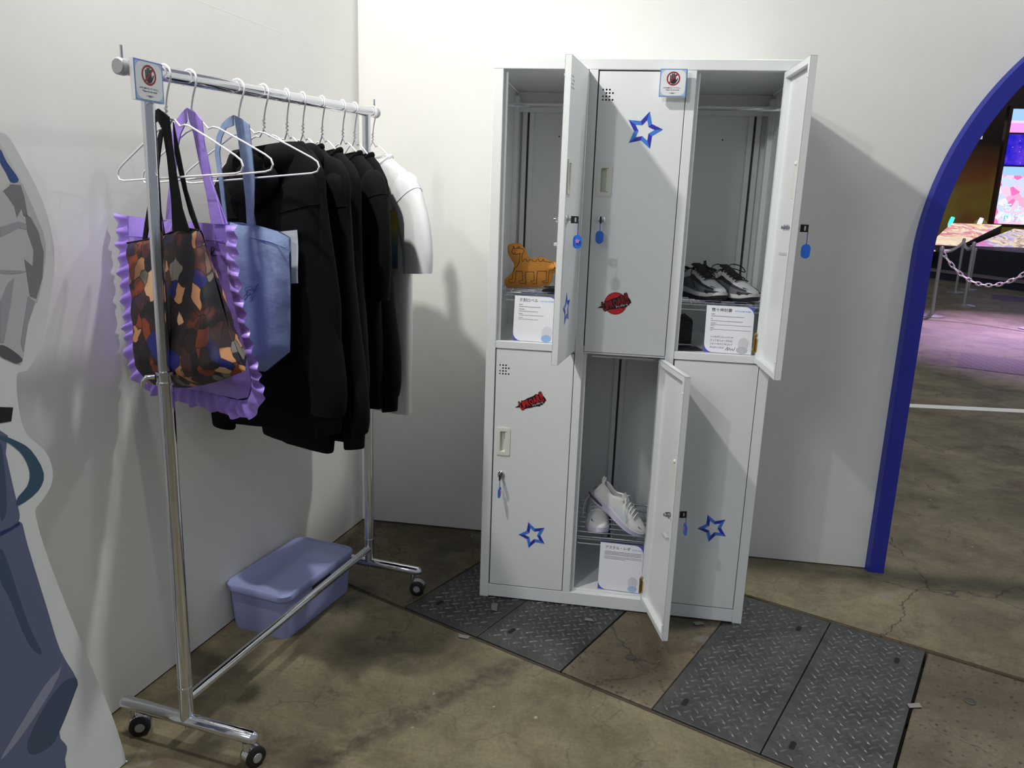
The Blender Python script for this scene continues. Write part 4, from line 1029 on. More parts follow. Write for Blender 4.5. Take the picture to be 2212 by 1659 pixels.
# a black scribbled mark on the purple bag
m = MB(frB); sc = to_bag(frB, [(448, 560), (452, 540), (460, 545), (456, 556), (464, 552), (466, 534), (472, 538), (466, 550), (478, 552)])
m.tube([(x, -depB(x, z, 0.05) - 0.0022, z) for x, z in smooth_path(sc, 6)], 0.0011, 6); m.build('ink_mark', M_ink, tB)
# ---- blue tote
gb = G('blue_canvas'); bc = gb.mix(gb.rng(gb.noise(7, 5, vec=gb.obj), 0.35, 0.7), S(112, 134, 174), S(144, 163, 198))
gb.bump(gb.math('ADD', gb.noise(11, 4, vec=gb.obj), gb.math('MULTIPLY', gb.noise(600, 2), 0.1)), 0.5, 0.012)
M_bcan = gb.out(bc, 0.6)
frC, tC = bag_thing(2, 'blue_tote', 'dusty blue canvas tote bag hanging behind the purple one', 0.87)
oC = to_bag(frC, [(470, 478), (520, 481), (560, 488), (600, 499), (626, 513), (628, 600), (627, 700), (626, 760), (600, 782), (576, 802), (540, 800), (500, 790), (485, 700), (476, 600)])
zC = (min(p[1] for p in oC), max(p[1] for p in oC))
depC = lambda x, z, d: min(0.028, 0.003 + d * 0.9) * (0.3 + 0.7 * (zC[1] - z) / (zC[1] - zC[0])) + 0.006 * noise.noise(Vector((x * 12, z * 8, 11)))
bag_body(frC, oC, depC, 0.014).build('bag_body', M_bcan, tC, smooth=60)
m = MB(frC); hh = to_bag(frC, [(545, 512), (590, 522), (626, 534)]); m.tube([(x, -depC(x, z, 0.05) - 0.001, z) for x, z in resample(hh, 0.01, False)], 0.0012, 6); m.build('top_seam', mat('blue_stitch', S(96, 120, 166), 0.5), tC)
straps(frC, tC, M_bcan, [
    ([(514, 250), (530, 258), (546, 270), (551, 320), (557, 390), (556, 440), (553, 488), (541, 486), (538, 430), (530, 360), (522, 300), (516, 268)], -0.012),
    ([(512, 250), (500, 256), (488, 268), (476, 296), (472, 330), (482, 400), (492, 482), (498, 482), (490, 400), (482, 330), (486, 300), (496, 278), (513, 272)], -0.012),
    ([(516, 280), (524, 340), (534, 420), (546, 488), (540, 487), (528, 420), (518, 340)], 0.012)])
m = MB(frC)
for pts in ([(538, 640), (548, 628), (556, 634), (566, 612)], [(544, 632), (540, 622), (552, 618), (560, 628)], [(550, 644), (554, 640), (556, 646)]):
    m.tube([(x, -depC(x, z, 0.05) - 0.0022, z) for x, z in smooth_path(to_bag(frC, pts), 6)], 0.0008, 5)
m.build('ink_mark', mat('faint_ink', S(70, 88, 130), 0.6), tC)['kind'] = 'stuff'

# ================================================================ lilac storage box on the floor
M_lil = mat('lilac_plastic', S(152, 160, 208), 0.42)
bx = Vector((-0.116, -0.913, 0)); bw = Vector((0.206, -0.044, 0)); bd_ = Vector((0.062, 0.366, 0))
BW, BD = bw.length, bd_.length; bex = bw.normalized(); bey = Vector((-bex.y, bex.x, 0)); BF = Fr(bx, bex, bey, (0, 0, 1))
tb = thing('storage_box', 'lilac plastic storage box with a lid on the floor', 'storage box', tuple(BF(BW / 2, BD / 2, 0)), math.atan2(bex.y, bex.x))
m = MB(BF); rr = []
for z, g_ in ((0.002, -0.004), (0.0, -0.001), (0.006, 0.0), (0.10, 0.005), (0.136, 0.007)): rr.append([(x, y, z) for x, y in rrect(-g_, BW + g_, -g_, BD + g_, 0.03, 6)])
m.rings(rr); m.build('box_body', M_lil, tb)
m = MB(BF); rr = []
for z, g_ in ((0.132, 0.008), (0.133, 0.013), (0.150, 0.015), (0.155, 0.012), (0.1555, 0.007), (0.1515, 0.003), (0.1515, -0.01)): rr.append([(x, y, z) for x, y in rrect(-g_, BW + g_, -g_, BD + g_, 0.036, 6)])
m.rings(rr); m.build('lid', M_lil, tb)
m = MB(BF); m.box(BW + 0.0050, BW + 0.0085, BD * 0.36, BD * 0.64, 0.100, 0.122); m.build('grip_slot', mat('slot_dark', S(14, 14, 20), 0.8), tb, bevel=0.003)

# ================================================================ life-size cardboard figure at the left edge (only plain clothing shapes)
ST_OFF = 0.17
STF = Fr(LF(0, ST_OFF, 0), LWD, (0, 0, 1), LN)           # x along the wall towards the viewer, y up, z out of the wall
def to_st(px): return [((on_plane(u, v, LN, LN * ST_OFF)).dot(LWD), (on_plane(u, v, LN, LN * ST_OFF)).z) for u, v in px]
st_ = thing('cardboard_standee', 'white-edged cardboard cutout of a figure in grey top and slate blue trousers', 'standee', tuple(LF(1.85, ST_OFF, 0)), math.atan2(LWD.y, LWD.x))
edge = to_st([(0, 285), (22, 300), (60, 368), (88, 425), (106, 480), (117, 540), (116, 600), (108, 650), (100, 700), (90, 735), (72, 780), (58, 800), (40, 805), (36, 820), (38, 860), (46, 910), (60, 940), (85, 962), (104, 985), (114, 1018), (110, 1050), (92, 1080), (78, 1098), (78, 1118), (100, 1195), (150, 1325), (200, 1445), (240, 1540), (262, 1605), (274, 1650)])
eb = smooth_path(edge, 4)
xb0 = eb[-1][0]
SAX = 1.93                                                # the figure is mirrored about this line beyond the frame
outl = eb + [(xb0 - 0.004, 0.003), (2 * SAX - xb0 + 0.004, 0.003)] + [(2 * SAX - x, z) for x, z in eb[::-1]] + [(2 * SAX - 1.76, 1.54), (SAX + 0.08, 1.60), (SAX - 0.08, 1.60), (1.76, 1.54)]
m = MB(STF); m.prism(outl, -0.006, 0.0); m.build('board', mat('board_white', S(226, 230, 230), 0.55), st_, smooth=0)
m = MB(LF); m.prism([(0, 0)] * 0 or [(1.8, ST_OFF - 0.15), (1.84, ST_OFF - 0.15), (1.84, ST_OFF - 0.006), (1.8, ST_OFF - 0.006)], 0.0, 0.5); m.build('prop', mat('board_brown', S(170, 150, 120), 0.8), st_, smooth=0)
L_ = -60
def st_print(name, px, col, z, sm=4, extra=()):
    P = to_st(px)
    if any(u == L_ for u, v in px): P = [(SAX if u == L_ else x, q) for (x, q), (u, v) in zip(P, px)]
    P = smooth_path(P, sm, True) if sm else P
    P = [(min(x, SAX), max(q, 0.004)) for x, q in P]; mt = mat('print_' + name + str(round(z * 1e4)), col, 0.5)
    for Q in (P, [(2 * SAX - x, q) for x, q in P]):
        m = MB(STF); flat(m, Q, z); m.build(name, mt, st_, smooth=0)
st_print('sleeve', [(L_, 400), (0, 412), (20, 395), (44, 393), (58, 420), (80, 470), (98, 524), (94, 590), (82, 648), (76, 655), (60, 700), (48, 782), (30, 778), (0, 755), (L_, 700)], S(196, 196, 202), 0.0006, 3)
st_print('collar_panel', [(L_, 250), (0, 310), (20, 345), (46, 390), (22, 396), (0, 412), (L_, 400)], S(214, 214, 212), 0.0004, 0)
st_print('blue_trim', [(0, 322), (14, 350), (40, 388), (24, 394), (12, 372), (0, 350)], S(52, 84, 150), 0.0009, 3)
for k, px in enumerate(([(6, 412), (24, 398), (44, 400), (52, 425), (60, 470), (50, 466), (46, 450), (36, 470), (30, 445), (16, 425)], [(54, 462), (66, 470), (82, 500), (94, 545), (91, 600), (78, 645), (64, 640), (52, 560), (70, 575), (72, 540), (58, 500)], [(0, 490), (40, 478), (57, 484), (56, 496), (40, 492), (0, 512)], [(0, 583), (40, 584), (56, 586), (46, 590), (20, 592), (0, 590)], [(0, 650), (16, 612), (30, 600), (22, 660), (8, 740), (0, 740)], [(60, 640), (76, 652), (60, 700), (50, 760), (44, 740), (52, 690)])):
    st_print('fold_grey', px, S(132, 132, 138) if k in (0, 1) else S(166, 164, 172), 0.0009 + 0.0001 * (k > 1), 0)
st_print('cuff_shadow', [(0, 745), (24, 755), (48, 776), (36, 785), (18, 778), (0, 768)], S(96, 96, 102), 0.0010, 3)
st_print('strap_tip', [(L_, 880), (0, 879), (28, 880), (24, 910), (0, 914), (L_, 914)], S(26, 30, 36), 0.0007, 0)
st_print('trousers', [(L_, 900), (0, 930), (12, 980), (30, 1060), (42, 1110), (40, 1128), (48, 1132), (60, 1180), (100, 1310), (130, 1405), (166, 1468), (160, 1500), (128, 1582), (144, 1612), (140, 1640), (126, 1700), (L_, 1720)], S(98, 108, 138), 0.0006, 3)
st_print('belt_loop', [(0, 940), (30, 950), (66, 972), (94, 1022), (82, 1060), (40, 1092), (37, 1076), (58, 1050), (64, 1020), (50, 985), (24, 960), (0, 948)], S(58, 88, 112), 0.0009, 3)
for px in ([(0, 1185), (18, 1220), (44, 1300), (66, 1360), (90, 1410), (72, 1404), (48, 1362), (20, 1290), (0, 1250)], [(166, 1468), (160, 1500), (128, 1580), (110, 1610), (70, 1630), (60, 1600), (100, 1520), (140, 1470)], [(0, 960), (8, 1000), (14, 1090), (8, 1120), (0, 1110)]): st_print('fold_slate', px, S(66, 84, 108), 0.0009, 3)
st_print('fold_light', [(0, 1640), (40, 1570), (96, 1480), (130, 1440), (134, 1410), (126, 1460), (80, 1540), (30, 1610)], S(142, 148, 168), 0.0011, 3)
st_print('seam_line', [(0, 1148), (20, 1140), (42, 1126), (42, 1134), (22, 1146), (0, 1158)], S(44, 50, 104), 0.0011, 0)

# ================================================================ do-not-touch plates
gs_ = G('plate_print')
sp_ = gs_.t.nodes.new('ShaderNodeSeparateXYZ'); gs_.t.links.new(gs_.obj, sp_.inputs[0])
def no_touch(fr, w_, label):
    """fr: x right, y up, z out; origin at the plate centre back"""
    t = thing('warning_plate', label, 'sign', tuple(fr(0, -w_ / 2, 0)), 0.0, 'do-not-touch plates')
    h = w_ / 2
    m = MB(fr); m.prism([(-h, -h), (h, -h), (h, h), (-h, h)], 0.0, 0.010); m.build('plate', mat('acrylic_white', S(236, 238, 242), 0.3), t, smooth=0)
    z = 0.0101
    def lay(name, mtl, fn):
        q = MB(fr); fn(q); q.build(name, mtl, t, smooth=0)
    lay('blue_border', mat('plate_blue', S(112, 146, 204), 0.35), lambda q: flat(q, [(-h, -h), (h, -h), (h, h), (-h, h)], z))
    lay('pale_corner_field', mat('plate_pale_blue', S(168, 196, 226), 0.35), lambda q: flat(q, rrect(-h * .93, h * .93, -h * .93, h * .93, h * .08), z + 0.0002))
    lay('white_field', mat('plate_white', S(226, 230, 232), 0.35), lambda q: flat(q, rrect(-h * .92, h * .92, -h * .92, h * .92, h * .48, 8), z + 0.0004))
    cy = h * 0.30; R_ = h * 0.50
    def hand(q):
        for x, top, r in ((-.20, .26, .045), (-.085, .36, .048), (.03, .38, .048), (.14, .30, .045)):
            flat(q, [(h * a, cy + h * b) for a, b in rrect(x - r, x + r, -.2, top, r * .95, 4)], z + 0.0006)
        flat(q, [(h * a, cy + h * b) for a, b in ((-.245, -.02), (.19, -.02), (.20, -.12), (.28, .02), (.33, .04), (.345, -.01), (.28, -.16), (.20, -.30), (.08, -.38), (-.08, -.38), (-.19, -.28), (-.245, -.12))], z + 0.0007)
    lay('hand_symbol', mat('plate_black', S(28, 32, 38), 0.4), hand)
    def ban(q):
        ring2d(q, 0, cy, R_ * 0.80, R_, z + 0.0008)
        a = math.radians(48); dx, dy = math.cos(a), math.sin(a); k = R_ * 0.10
        q.add([(-dx * R_ * .9 - dy * k, cy - dy * R_ * .9 + dx * k, z + 0.0009), (-dx * R_ * .9 + dy * k, cy - dy * R_ * .9 - dx * k, z + 0.0009), (dx * R_ * .9 + dy * k, cy + dy * R_ * .9 - dx * k, z + 0.0009), (dx * R_ * .9 - dy * k, cy + dy * R_ * .9 + dx * k, z + 0.0009)], [(0, 1, 2, 3)])
    lay('prohibition_ring', mat('plate_red', S(150, 34, 52), 0.4), ban)
    lay('japanese_text', mat('plate_black', S(28, 32, 38), 0.4), lambda q: put_text(q, 'お手を触れないでください。', 0, -h * .37, 0.01, z + 0.0006, width=h * 1.3, bold=0.015))
    lay('english_text', mat('plate_black', S(28, 32, 38), 0.4), lambda q: put_text(q, 'Please do not touch', 0, -h * .51, 0.01, z + 0.0006, width=h * 0.98, bold=0.02))
    def logo(q):
        flat(q, rrect(-h * .28, h * .28, -h * .745, -h * .725, h * .008), z + 0.0006); flat(q, rrect(-h * .12, h * .12, -h * .715, -h * .70, h * .006), z + 0.0006); flat(q, rrect(-h * .10, h * .10, -h * .79, -h * .765, h * .008), z + 0.0006)
    lay('small_logo', mat('plate_black', S(28, 32, 38), 0.4), logo)
    return t
c0 = LKF(0.5365, -0.0185, 1.7125)
no_touch(Fr(c0, (1, 0, 0), (0, 0, 1), (0, -1, 0)), 0.077, 'square do-not-touch plate on the upper middle locker door')
# the rack plate faces along the rail end, turned to the viewer
ex_ = RD; ez_ = RO
ctr = on_plane(322, 176, RO, RKF(0, 0.0275, 0)) - RO * 0.010
no_touch(Fr(ctr, ex_, (0, 0, 1), ez_), 0.0775, 'square do-not-touch plate on the near end of the rack rail')
# ================================================================ keys with tags
M_tag = mat('blue_tag', S(52, 116, 226), 0.3); M_cord = mat('purple_cord', S(74, 56, 160), 0.6); M_keyp = mat('key_black', S(16, 16, 18), 0.4); M_charm = mat('pink_charm', S(186, 140, 214), 0.3)
def key_set(fr, w_, h, face, label, drop=0.058, out=0.03, charm=False, side=0.0):
    """hangs from the lock of a door; face = yaw of the tag normal in the world"""
    L0 = fr(w_ - 0.030, 0.0046, h - 0.432); n = fr.y
    t = thing('locker_key', label, 'key', tuple(L0 - Vector((0, 0, drop + 0.02)) + n * out), 0.0, 'locker keys with tags')
    kf = Fr(L0, fr.x, fr.y, (0, 0, 1))
    m = MB(kf); m.box(-0.0012, 0.0012, 0.0, 0.010, -0.004, 0.004); m.build('key_shaft', M_chrome, t)
    m = MB(kf); 
    for b_ in ((0.009, 0.012, -0.010, 0.010), (0.012, 0.024, -0.010, -0.006), (0.012, 0.024, 0.006, 0.010), (0.012, 0.019, -0.006, 0.006), (0.024, 0.030, -0.010, 0.010)): m.box(-0.0022, 0.0022, b_[0], b_[1], b_[2], b_[3])
    m.build('key_bow', M_keyp, t)
    p0 = L0 + n * out - Vector((0, 0, 0.006)); p1 = L0 + n * (out + side) - Vector((0, 0, drop - 0.016))
    P = [p0.lerp(p1, k / 14) + Vector((0.0005 * math.cos(k * 2.1), 0.0005 * math.sin(k * 2.1), 0)) for k in range(15)]
    m = MB(); m.tube(P, 0.0011, 6); m.build('cord', M_cord, t)
    tn = Vector((math.sin(face), -math.cos(face), 0)); tx = Vector((math.cos(face), math.sin(face), 0)); c = L0 + n * (out + side) - Vector((0, 0, drop + 0.003))
    tf = Fr(c, tx, (0, 0, 1), tn)
    m = MB(tf); m.prism(rrect(-0.0122, 0.0122, -0.0195, 0.0195, 0.0119, 8), -0.0012, 0.0012); m.build('tag', M_tag, t, smooth=30)
    if charm:
        m = MB(tf); s5 = [((0.008 if k % 2 == 0 else 0.0042) * math.cos(math.radians(90 + 36 * k)), (0.008 if k % 2 == 0 else 0.0042) * math.sin(math.radians(90 + 36 * k)) + 0.002) for k in range(10)]
        m.prism(s5, 0.002, 0.005); m.build('star_charm', M_charm, t)
key_set(F1, DW, H1, 0.05, 'key with blue tag and pink star charm on the open upper left door', charm=True)
key_set(F2, DW, H2, 0.0, 'key with plain blue tag on the closed upper middle door', drop=0.05, out=0.022)
key_set(F3, 0.260, H3, 0.1, 'key with plain blue tag on the open upper right door')
key_set(F4, DW, H4, 1.35, 'key with blue tag seen edge-on on the closed lower left door', drop=0.052, out=0.022, charm=True)
key_set(F5, DW, H5, -1.25, 'key with blue tag and charm on the open lower middle door', charm=True, drop=0.045)

# ================================================================ profile cards
M_card = mat('card_white', S(232, 234, 242), 0.45); M_cblue = mat('card_blue', S(74, 86, 186), 0.45); M_cink = mat('card_ink', S(40, 40, 46), 0.5); M_clink = mat('card_light_blue', S(92, 160, 232), 0.5); M_cgrey = mat('card_grey', S(120, 120, 126), 0.5)
def card(s0, z0, w_, h_, y0, lean, yaw, label, title, roman, lines, hand=None, patch=()):
    ex = Vector((math.cos(yaw), -math.sin(yaw), 0)); up = Vector((0, math.sin(lean), math.cos(lean))); out = ex.cross(up)
    if out.y > 0: out = -out
    fr = Fr(LKF(s0, y0, z0), ex, up, out)
    t = thing('profile_card', label, 'card', tuple(LKF(s0 + w_ / 2, y0, z0)), -yaw, 'profile cards in the lockers')
    m = MB(fr); m.prism([(0, 0), (w_, 0), (w_, h_), (0, h_)], -0.002, 0.0); m.build('card_board', M_cblue, t, smooth=0)
    r = w_ * 0.2; n = 8; pts = [(r + r * math.cos(math.radians(180 + 90 * k / n)), r + r * math.sin(math.radians(180 + 90 * k / n))) for k in range(n + 1)] + [(w_, 0.0)] + [(w_ - r + r * math.cos(math.radians(90 * k / n)), h_ - r + r * math.sin(math.radians(90 * k / n))) for k in range(n + 1)] + [(0.0, h_)]
    m = MB(fr); m.prism(pts, 0.0, 0.0004); m.build('card_face', M_card, t, smooth=0)
    m = MB(fr); put_text(m, title, w_ * 0.11, h_ * 0.905, 0.0125, 0.0007, align='LEFT', bold=0.006); m.build('title', M_cink, t, smooth=0)
    tw = max(x for x, y in text2d(title, 0.0125, 'LEFT', 0.006)[0]) + w_ * 0.11
    m = MB(fr); put_text(m, roman, tw + w_ * 0.05, h_ * 0.90, 0.0062, 0.0007, align='LEFT', bold=0.01); m.build('title_roman', M_clink, t, smooth=0)
    m = MB(fr); rnd = random.Random(len(title) * 7)
    for y, x1, b in lines:
        x = w_ * 0.11
        while x < w_ * x1:
            L = rnd.uniform(0.002, 0.0075); m.add([(x, h_ * y, 0.0007), (min(x + L, w_ * x1), h_ * y, 0.0007), (min(x + L, w_ * x1), h_ * y + b, 0.0007), (x, h_ * y + b, 0.0007)], [(0, 1, 2, 3)]); x += L + 0.0008
    m.build('small_print', M_cgrey, t, smooth=0)['kind'] = 'stuff'
    if hand:
        m = MB(fr)
        for k, s_ in enumerate(hand): put_text(m, s_, w_ * 0.12, h_ * (0.335 - 0.075 * k), 0.0095, 0.0008, align='LEFT', bold=0.008, shear=0.25, width=w_ * (0.47 if k < 3 else 0.3))
        m.tube([(w_ * x, h_ * y, 0.0008) for x, y in smooth_path([(.45, .06), (.50, .13), (.50, .06), (.54, .12), (.56, .07), (.60, .10), (.62, .06), (.66, .13)], 5)], 0.0006, 5)
        m.build('handwriting', M_cink, t, smooth=0)['kind'] = 'stuff'
    for k, (x, y, a, b, col) in enumerate(patch):
        m = MB(fr); flat(m, [(w_ * (x + a * math.cos(q)), h_ * (y + b * math.sin(q))) for q in [2 * math.pi * j / 20 for j in range(20)]], 0.0006 + 0.0001 * k); m.build('colour_patch', mat('patch_%d_%d_%d' % tuple(int(255 * c) for c in col[:3]), col, 0.5), t, smooth=0)
J = [(.80, .20, .0022), (.755, .62, .0018), (.70, .24, .0022), (.655, .56, .0018), (.60, .20, .0018), (.57, .70, .0014), (.51, .22, .0018), (.48, .58, .0014)]
card(0.083, 0.9175, 0.140, 0.147, 0.026, 0.13, 0.03, 'white profile card titled 夕刻ロベル in the upper left compartment', '夕刻ロベル', 'YUKOKU ROBERU', J,
     patch=[(.80, .20, .13, .15, S(214, 214, 226)), (.79, .08, .12, .085, S(150, 180, 224))])
card(0.697, 0.9175, 0.146, 0.148, 0.028, 0.13, 0.04, 'white profile card with handwriting in the upper right compartment', '夜十神封魔', 'YATOGAMI FUMA',
     [(.81, .18, .0022), (.77, .80, .0018), (.71, .14, .0022), (.67, .78, .0018), (.62, .22, .0018), (.59, .95, .0014), (.565, .18, .0014), (.52, .18, .0018), (.49, .95, .0014), (.465, .16, .0014)],
     ['いつもダンスレッスンで', '使ってるシューズだよ!', 'ショートもライブもコレで', 'がんばってるよ!'], patch=[(.82, .21, .11, .14, S(206, 206, 212)), (.80, .08, .12, .075, S(186, 188, 200))])
card(0.412, 0.0605, 0.148, 0.166, 0.030, 0.13, 0.04, 'white profile card titled アステル・レダ in the lower middle compartment', 'アステル・レダ', 'ASTEL LEDA',
     [(.815, .97, .0020), (.785, .97, .0020), (.755, .97, .0020), (.715, .97, .0014), (.69, .97, .0014), (.665, .60, .0014)], patch=[(.80, .20, .11, .13, S(208, 210, 218)), (.80, .07, .11, .065, S(160, 190, 220))])

# ================================================================ orange creature cushion
CY = LY + 0.22
def cpx(c): q = on_y(1040 + c[0] / 4.146, 400 + c[1] / 4.146, CY); return (q.x, q.z)
oc = [cpx(c) for c in [(240, 545), (290, 528), (330, 530), (365, 548), (400, 600), (420, 650), (460, 665), (500, 660), (545, 652), (590, 672), (640, 695), (700, 700), (725, 725), (718, 765), (680, 786), (640, 800), (635, 850), (610, 900), (560, 914), (500, 922), (400, 924), (300, 922), (220, 915), (205, 865), (225, 835), (275, 790), (290, 720), (270, 680), (240, 630), (232, 580)]]
oc = smooth_path(oc, 3, True); zlow = min(p[1] for p in oc); dz = 1.0715 - zlow; oc = [(x, z + dz) for x, z in oc]
CF = Fr((0, CY, 0), (1, 0, 0), (0, 1, 0), (0, 0, 1))
hgt = lambda x, z, d: 0.030 * (1 - math.exp(-d / 0.018)) + 0.0015 * noise.noise(Vector((x * 40, z * 40, 0)))
ct_ = thing('animal_cushion', 'orange cushion with a line-drawn four-legged animal on the upper left shelf', 'cushion', (LX + 0.12, CY, 1.0715))
m = MB(CF); panel(m, oc, hgt, 0.007, side=1); panel(m, oc, hgt, 0.007, side=-1); m.build('cushion_body', mat('orange_cloth', S(226, 152, 66), 0.8, bump=0.2, bscale=500), ct_, smooth=70)
def cline(pts, n=2):
    P = resample([(cpx(c)[0], cpx(c)[1] + dz) for c in pts], 0.003, False); return [(x, -hgt(x, z, dist_poly((x, z), oc)) - 0.0003, z) for x, z in P]
m = MB(CF)
body = [(290, 575), (280, 600), (285, 622), (330, 625), (355, 615), (350, 680), (330, 730), (300, 750), (285, 790), (285, 848), (250, 852), (250, 870), (300, 880), (314, 850), (314, 775), (375, 778), (380, 855), (345, 862), (352, 882), (402, 890), (405, 780), (480, 780), (480, 860), (450, 866), (456, 886), (500, 888), (510, 775), (590, 775), (585, 860), (555, 865), (562, 882), (600, 880), (610, 770), (650, 765), (660, 735), (640, 702), (590, 695), (566, 690), (556, 670), (545, 690), (522, 690), (515, 672), (502, 672), (496, 690), (462, 688), (454, 675), (432, 678), (426, 690), (411, 690), (405, 668), (392, 668), (386, 688), (370, 688), (370, 630), (385, 602), (376, 580), (350, 572), (320, 575), (290, 575)]
for pts in (body, [(290, 577), (290, 550), (304, 572)], [(324, 572), (340, 555), (352, 574)], [(298, 592), (306, 592)], [(318, 590), (326, 590)], [(300, 611), (316, 609)], [(658, 745), (700, 748)]): m.tube(cline(pts), 0.0009, 5)
m.build('drawn_lines', mat('line_ink', S(30, 22, 18), 0.6), ct_)['kind'] = 'stuff'

# ================================================================ shoes
def interp(T, x):
    if x <= T[0][0]: return T[0][1]
    for (a, b), (c, d) in zip(T, T[1:]):
        if x <= c: q = (x - a) / (c - a); q = q * q * (3 - 2 * q) * 0.5 + q * 0.5; return b + (d - b) * q
    return T[-1][1]
Wt = [(-.140, .012), (-.134, .024), (-.115, .033), (-.08, .034), (-.03, .034), (.03, .043), (.07, .0455), (.10, .041), (.125, .029), (.136, .016), (.140, .006)]
Zb = [(-.140, .008), (-.12, .0), (.05, .0), (.10, .004), (.140, .016)]
Zt = [(-.140, .040), (-.06, .036), (.0, .031), (.06, .027), (.10, .028), (.140, .034)]
Ht = [(-.140, .070), (-.134, .096), (-.11, .094), (-.07, .080), (-.035, .098), (-.01, .102), (.03, .084), (.07, .066), (.10, .056), (.125, .047), (.140, .037)]
XS = [-.140, -.137, -.130, -.118, -.10, -.08, -.06, -.04, -.028, -.012, .005, .02, .035, .05, .065, .08, .095, .108, .12, .13, .136, .140]
def side_pt(x, q, grow=0.0):
    """q 0..1 from the midsole up the side to the crest; right side"""
    a = q * math.pi / 2; w_ = interp(Wt, x) * 0.95 + grow; zt, h = interp(Zt, x), interp(Ht, x) + grow
    return w_ * math.cos(a) ** 0.8, zt - 0.002 + (h - zt) * math.sin(a) ** 0.85
def make_shoe(name, label, fr, M_, scale=1.0, group=None, laces=True, band=True, tongue_up=0.018):
    fr = Fr(fr.o, fr.x * scale, fr.y * scale, fr.z * scale)
    t = thing(name, label, 'shoe', tuple(fr.o), math.atan2(fr.x.y, fr.x.x), group)
    def sole(z0f, z1f, grow, nm, mtl):
        rs = []
        for x in XS:
            w_ = max(0.004, interp(Wt, x) + grow); zb, zt = interp(Zb, x), interp(Zt, x); a, b = zb + (zt - zb) * z0f, zb + (zt - zb) * z1f
            xx = x * (1 + grow * 6)
            rs.append([(xx, -w_ * 0.96, a), (xx, w_ * 0.96, a), (xx, w_, a + (b - a) * .3), (xx, w_ * .99, b), (xx, -w_ * .99, b), (xx, -w_, a + (b - a) * .3)])
        m = MB(fr); m.rings(rs); return m.build(nm, mtl, t)
    sp = M_.get('split', 0.22); sole(0.0, sp, 0.0022, 'outsole', M_['out']); sole(sp - 0.02, 1.0, 0.0015, 'midsole', M_['mid'])
    rs = []; NP = 9
    for x in XS:
        R_ = [side_pt(x, k / NP) for k in range(NP + 1)]
        w_ = interp(Wt, x); op_ = -.126 < x < -.02
        if op_:
            rim = side_pt(x, 0.62); qs = [k / NP * 0.62 for k in range(7)]
            S_ = [side_pt(x, q) for q in qs]; S_ = [(y, z) for y, z in S_]
            hh = interp(Ht, x); S_[-1] = (S_[-1][0], hh); S_[-2] = (S_[-2][0], max(S_[-2][1], hh - 0.008))
            inn_ = [(max(S_[-1][0] - 0.006, 0.003), hh - 0.001), (max(S_[-1][0] - 0.010, 0.002), 0.055), (0.0, 0.05)]
            R_ = S_ + inn_
        rs.append([(x, y, z) for y, z in R_] + [(x, -y, z) for y, z in R_[::-1][1:]])
    m = MB(fr); m.rings(rs, closed=False, caps=False); up = m.build('upper', M_['upper'], t)
    # collar padding
    cp = [(x, side_pt(x, 0.62)[0] - 0.002, interp(Ht, x)) for x in [-.02, -.04, -.06, -.08, -.10, -.118, -.128]]
    P = cp + [(-.134, 0, interp(Ht, -.134) + .004)] + [(x, -y, z) for x, y, z in cp[::-1]]
    m = MB(fr); m.tube(smooth_path(P, 4), 0.005, 8); m.build('collar', M_['collar'], t)
    # tongue
    rr = []
    for k in range(8):
        q = k / 7; x = 0.05 - 0.085 * q; w_ = 0.017 + 0.006 * q; z = interp(Ht, x) + 0.0035 + (tongue_up * max(0, q - .6) * 2.5)
        rr.append([(x, -w_, z - 0.006), (x, -w_ * .6, z), (x, w_ * .6, z), (x, w_, z - 0.006), (x - .002, 0, z - 0.009)])
    m = MB(fr); m.rings(rr); m.build('tongue', M_['tongue'], t)
    if band:
        for bi, (nm, q0, q1, x0_, x1_, key) in enumerate(band):
            for sg in (1, -1):
                rs = []
                for x in [x0_ + (x1_ - x0_) * k / 16 for k in range(17)]:
                    rs.append([(x * 1.004,) + (sg * (side_pt(x, q, 0.0012 + 0.0006 * bi)[0]), side_pt(x, q, 0.0012 + 0.0006 * bi)[1]) for q in [q0 + (q1 - q0) * j / 4 for j in range(5)]])
                m = MB(fr); m.rings(rs, closed=False, caps=False); m.build(nm, M_[key], t)
    for k in range(6):
        x = 0.060 - 0.016 * k; P = []
        for q in (.66, .78, .9, 1.0): y, z = side_pt(x, q, 0.006); P.append((x + 0.004 * (1 - q), y, z))
        m = MB(fr); m.tube(P + [(x, -y, z) for x, y, z in P[::-1][1:]], 0.0023, 6); m.build('lace', M_['lace'], t)
    top = (-0.022, 0.0, interp(Ht, -.022) + 0.008)
    for sg in (1, -1):
        if laces == 'loop': lp = [top, (-.03, sg * .03, top[2] + .012), (-.02, sg * .065, top[2] + .004), (0.0, sg * .066, top[2] - .014), (-.01, sg * .03, top[2] - .004), top]
        else: lp = [top, (-.012, sg * .022, top[2] + .006), (0.006, sg * .046, top[2] - .022), (0.03, sg * .054, top[2] - .045), (0.05, sg * .056, top[2] - .066)]
        m = MB(fr); m.tube(smooth_path(lp, 5), 0.0018, 6); m.build('lace_end', M_['lace'], t)
    # small tick mark on the toe side
    P = []
    for k in range(7):
        q = k / 6; x = 0.098 + 0.020 * q; y, z = side_pt(x, 0.60 + 0.12 * (q - .25) ** 2 * 4 * .4, 0.0018); P.append((x, -y, z))
    m = MB(fr); m.tube(P, [0.0004, 0.0012, 0.0016, 0.0014, 0.001, 0.0007, 0.0003], 6); m.build('tick_mark', M_['tick'], t)
    m = MB(fr); m.tube([(-.137, 0, .090), (-.145, 0, .108), (-.146, 0, .122), (-.139, 0, .124), (-.135, 0, .108), (-.132, 0, .092)], 0.004, 6, squash=0.4); m.build('heel_tab', M_['collar'], t)
    return t
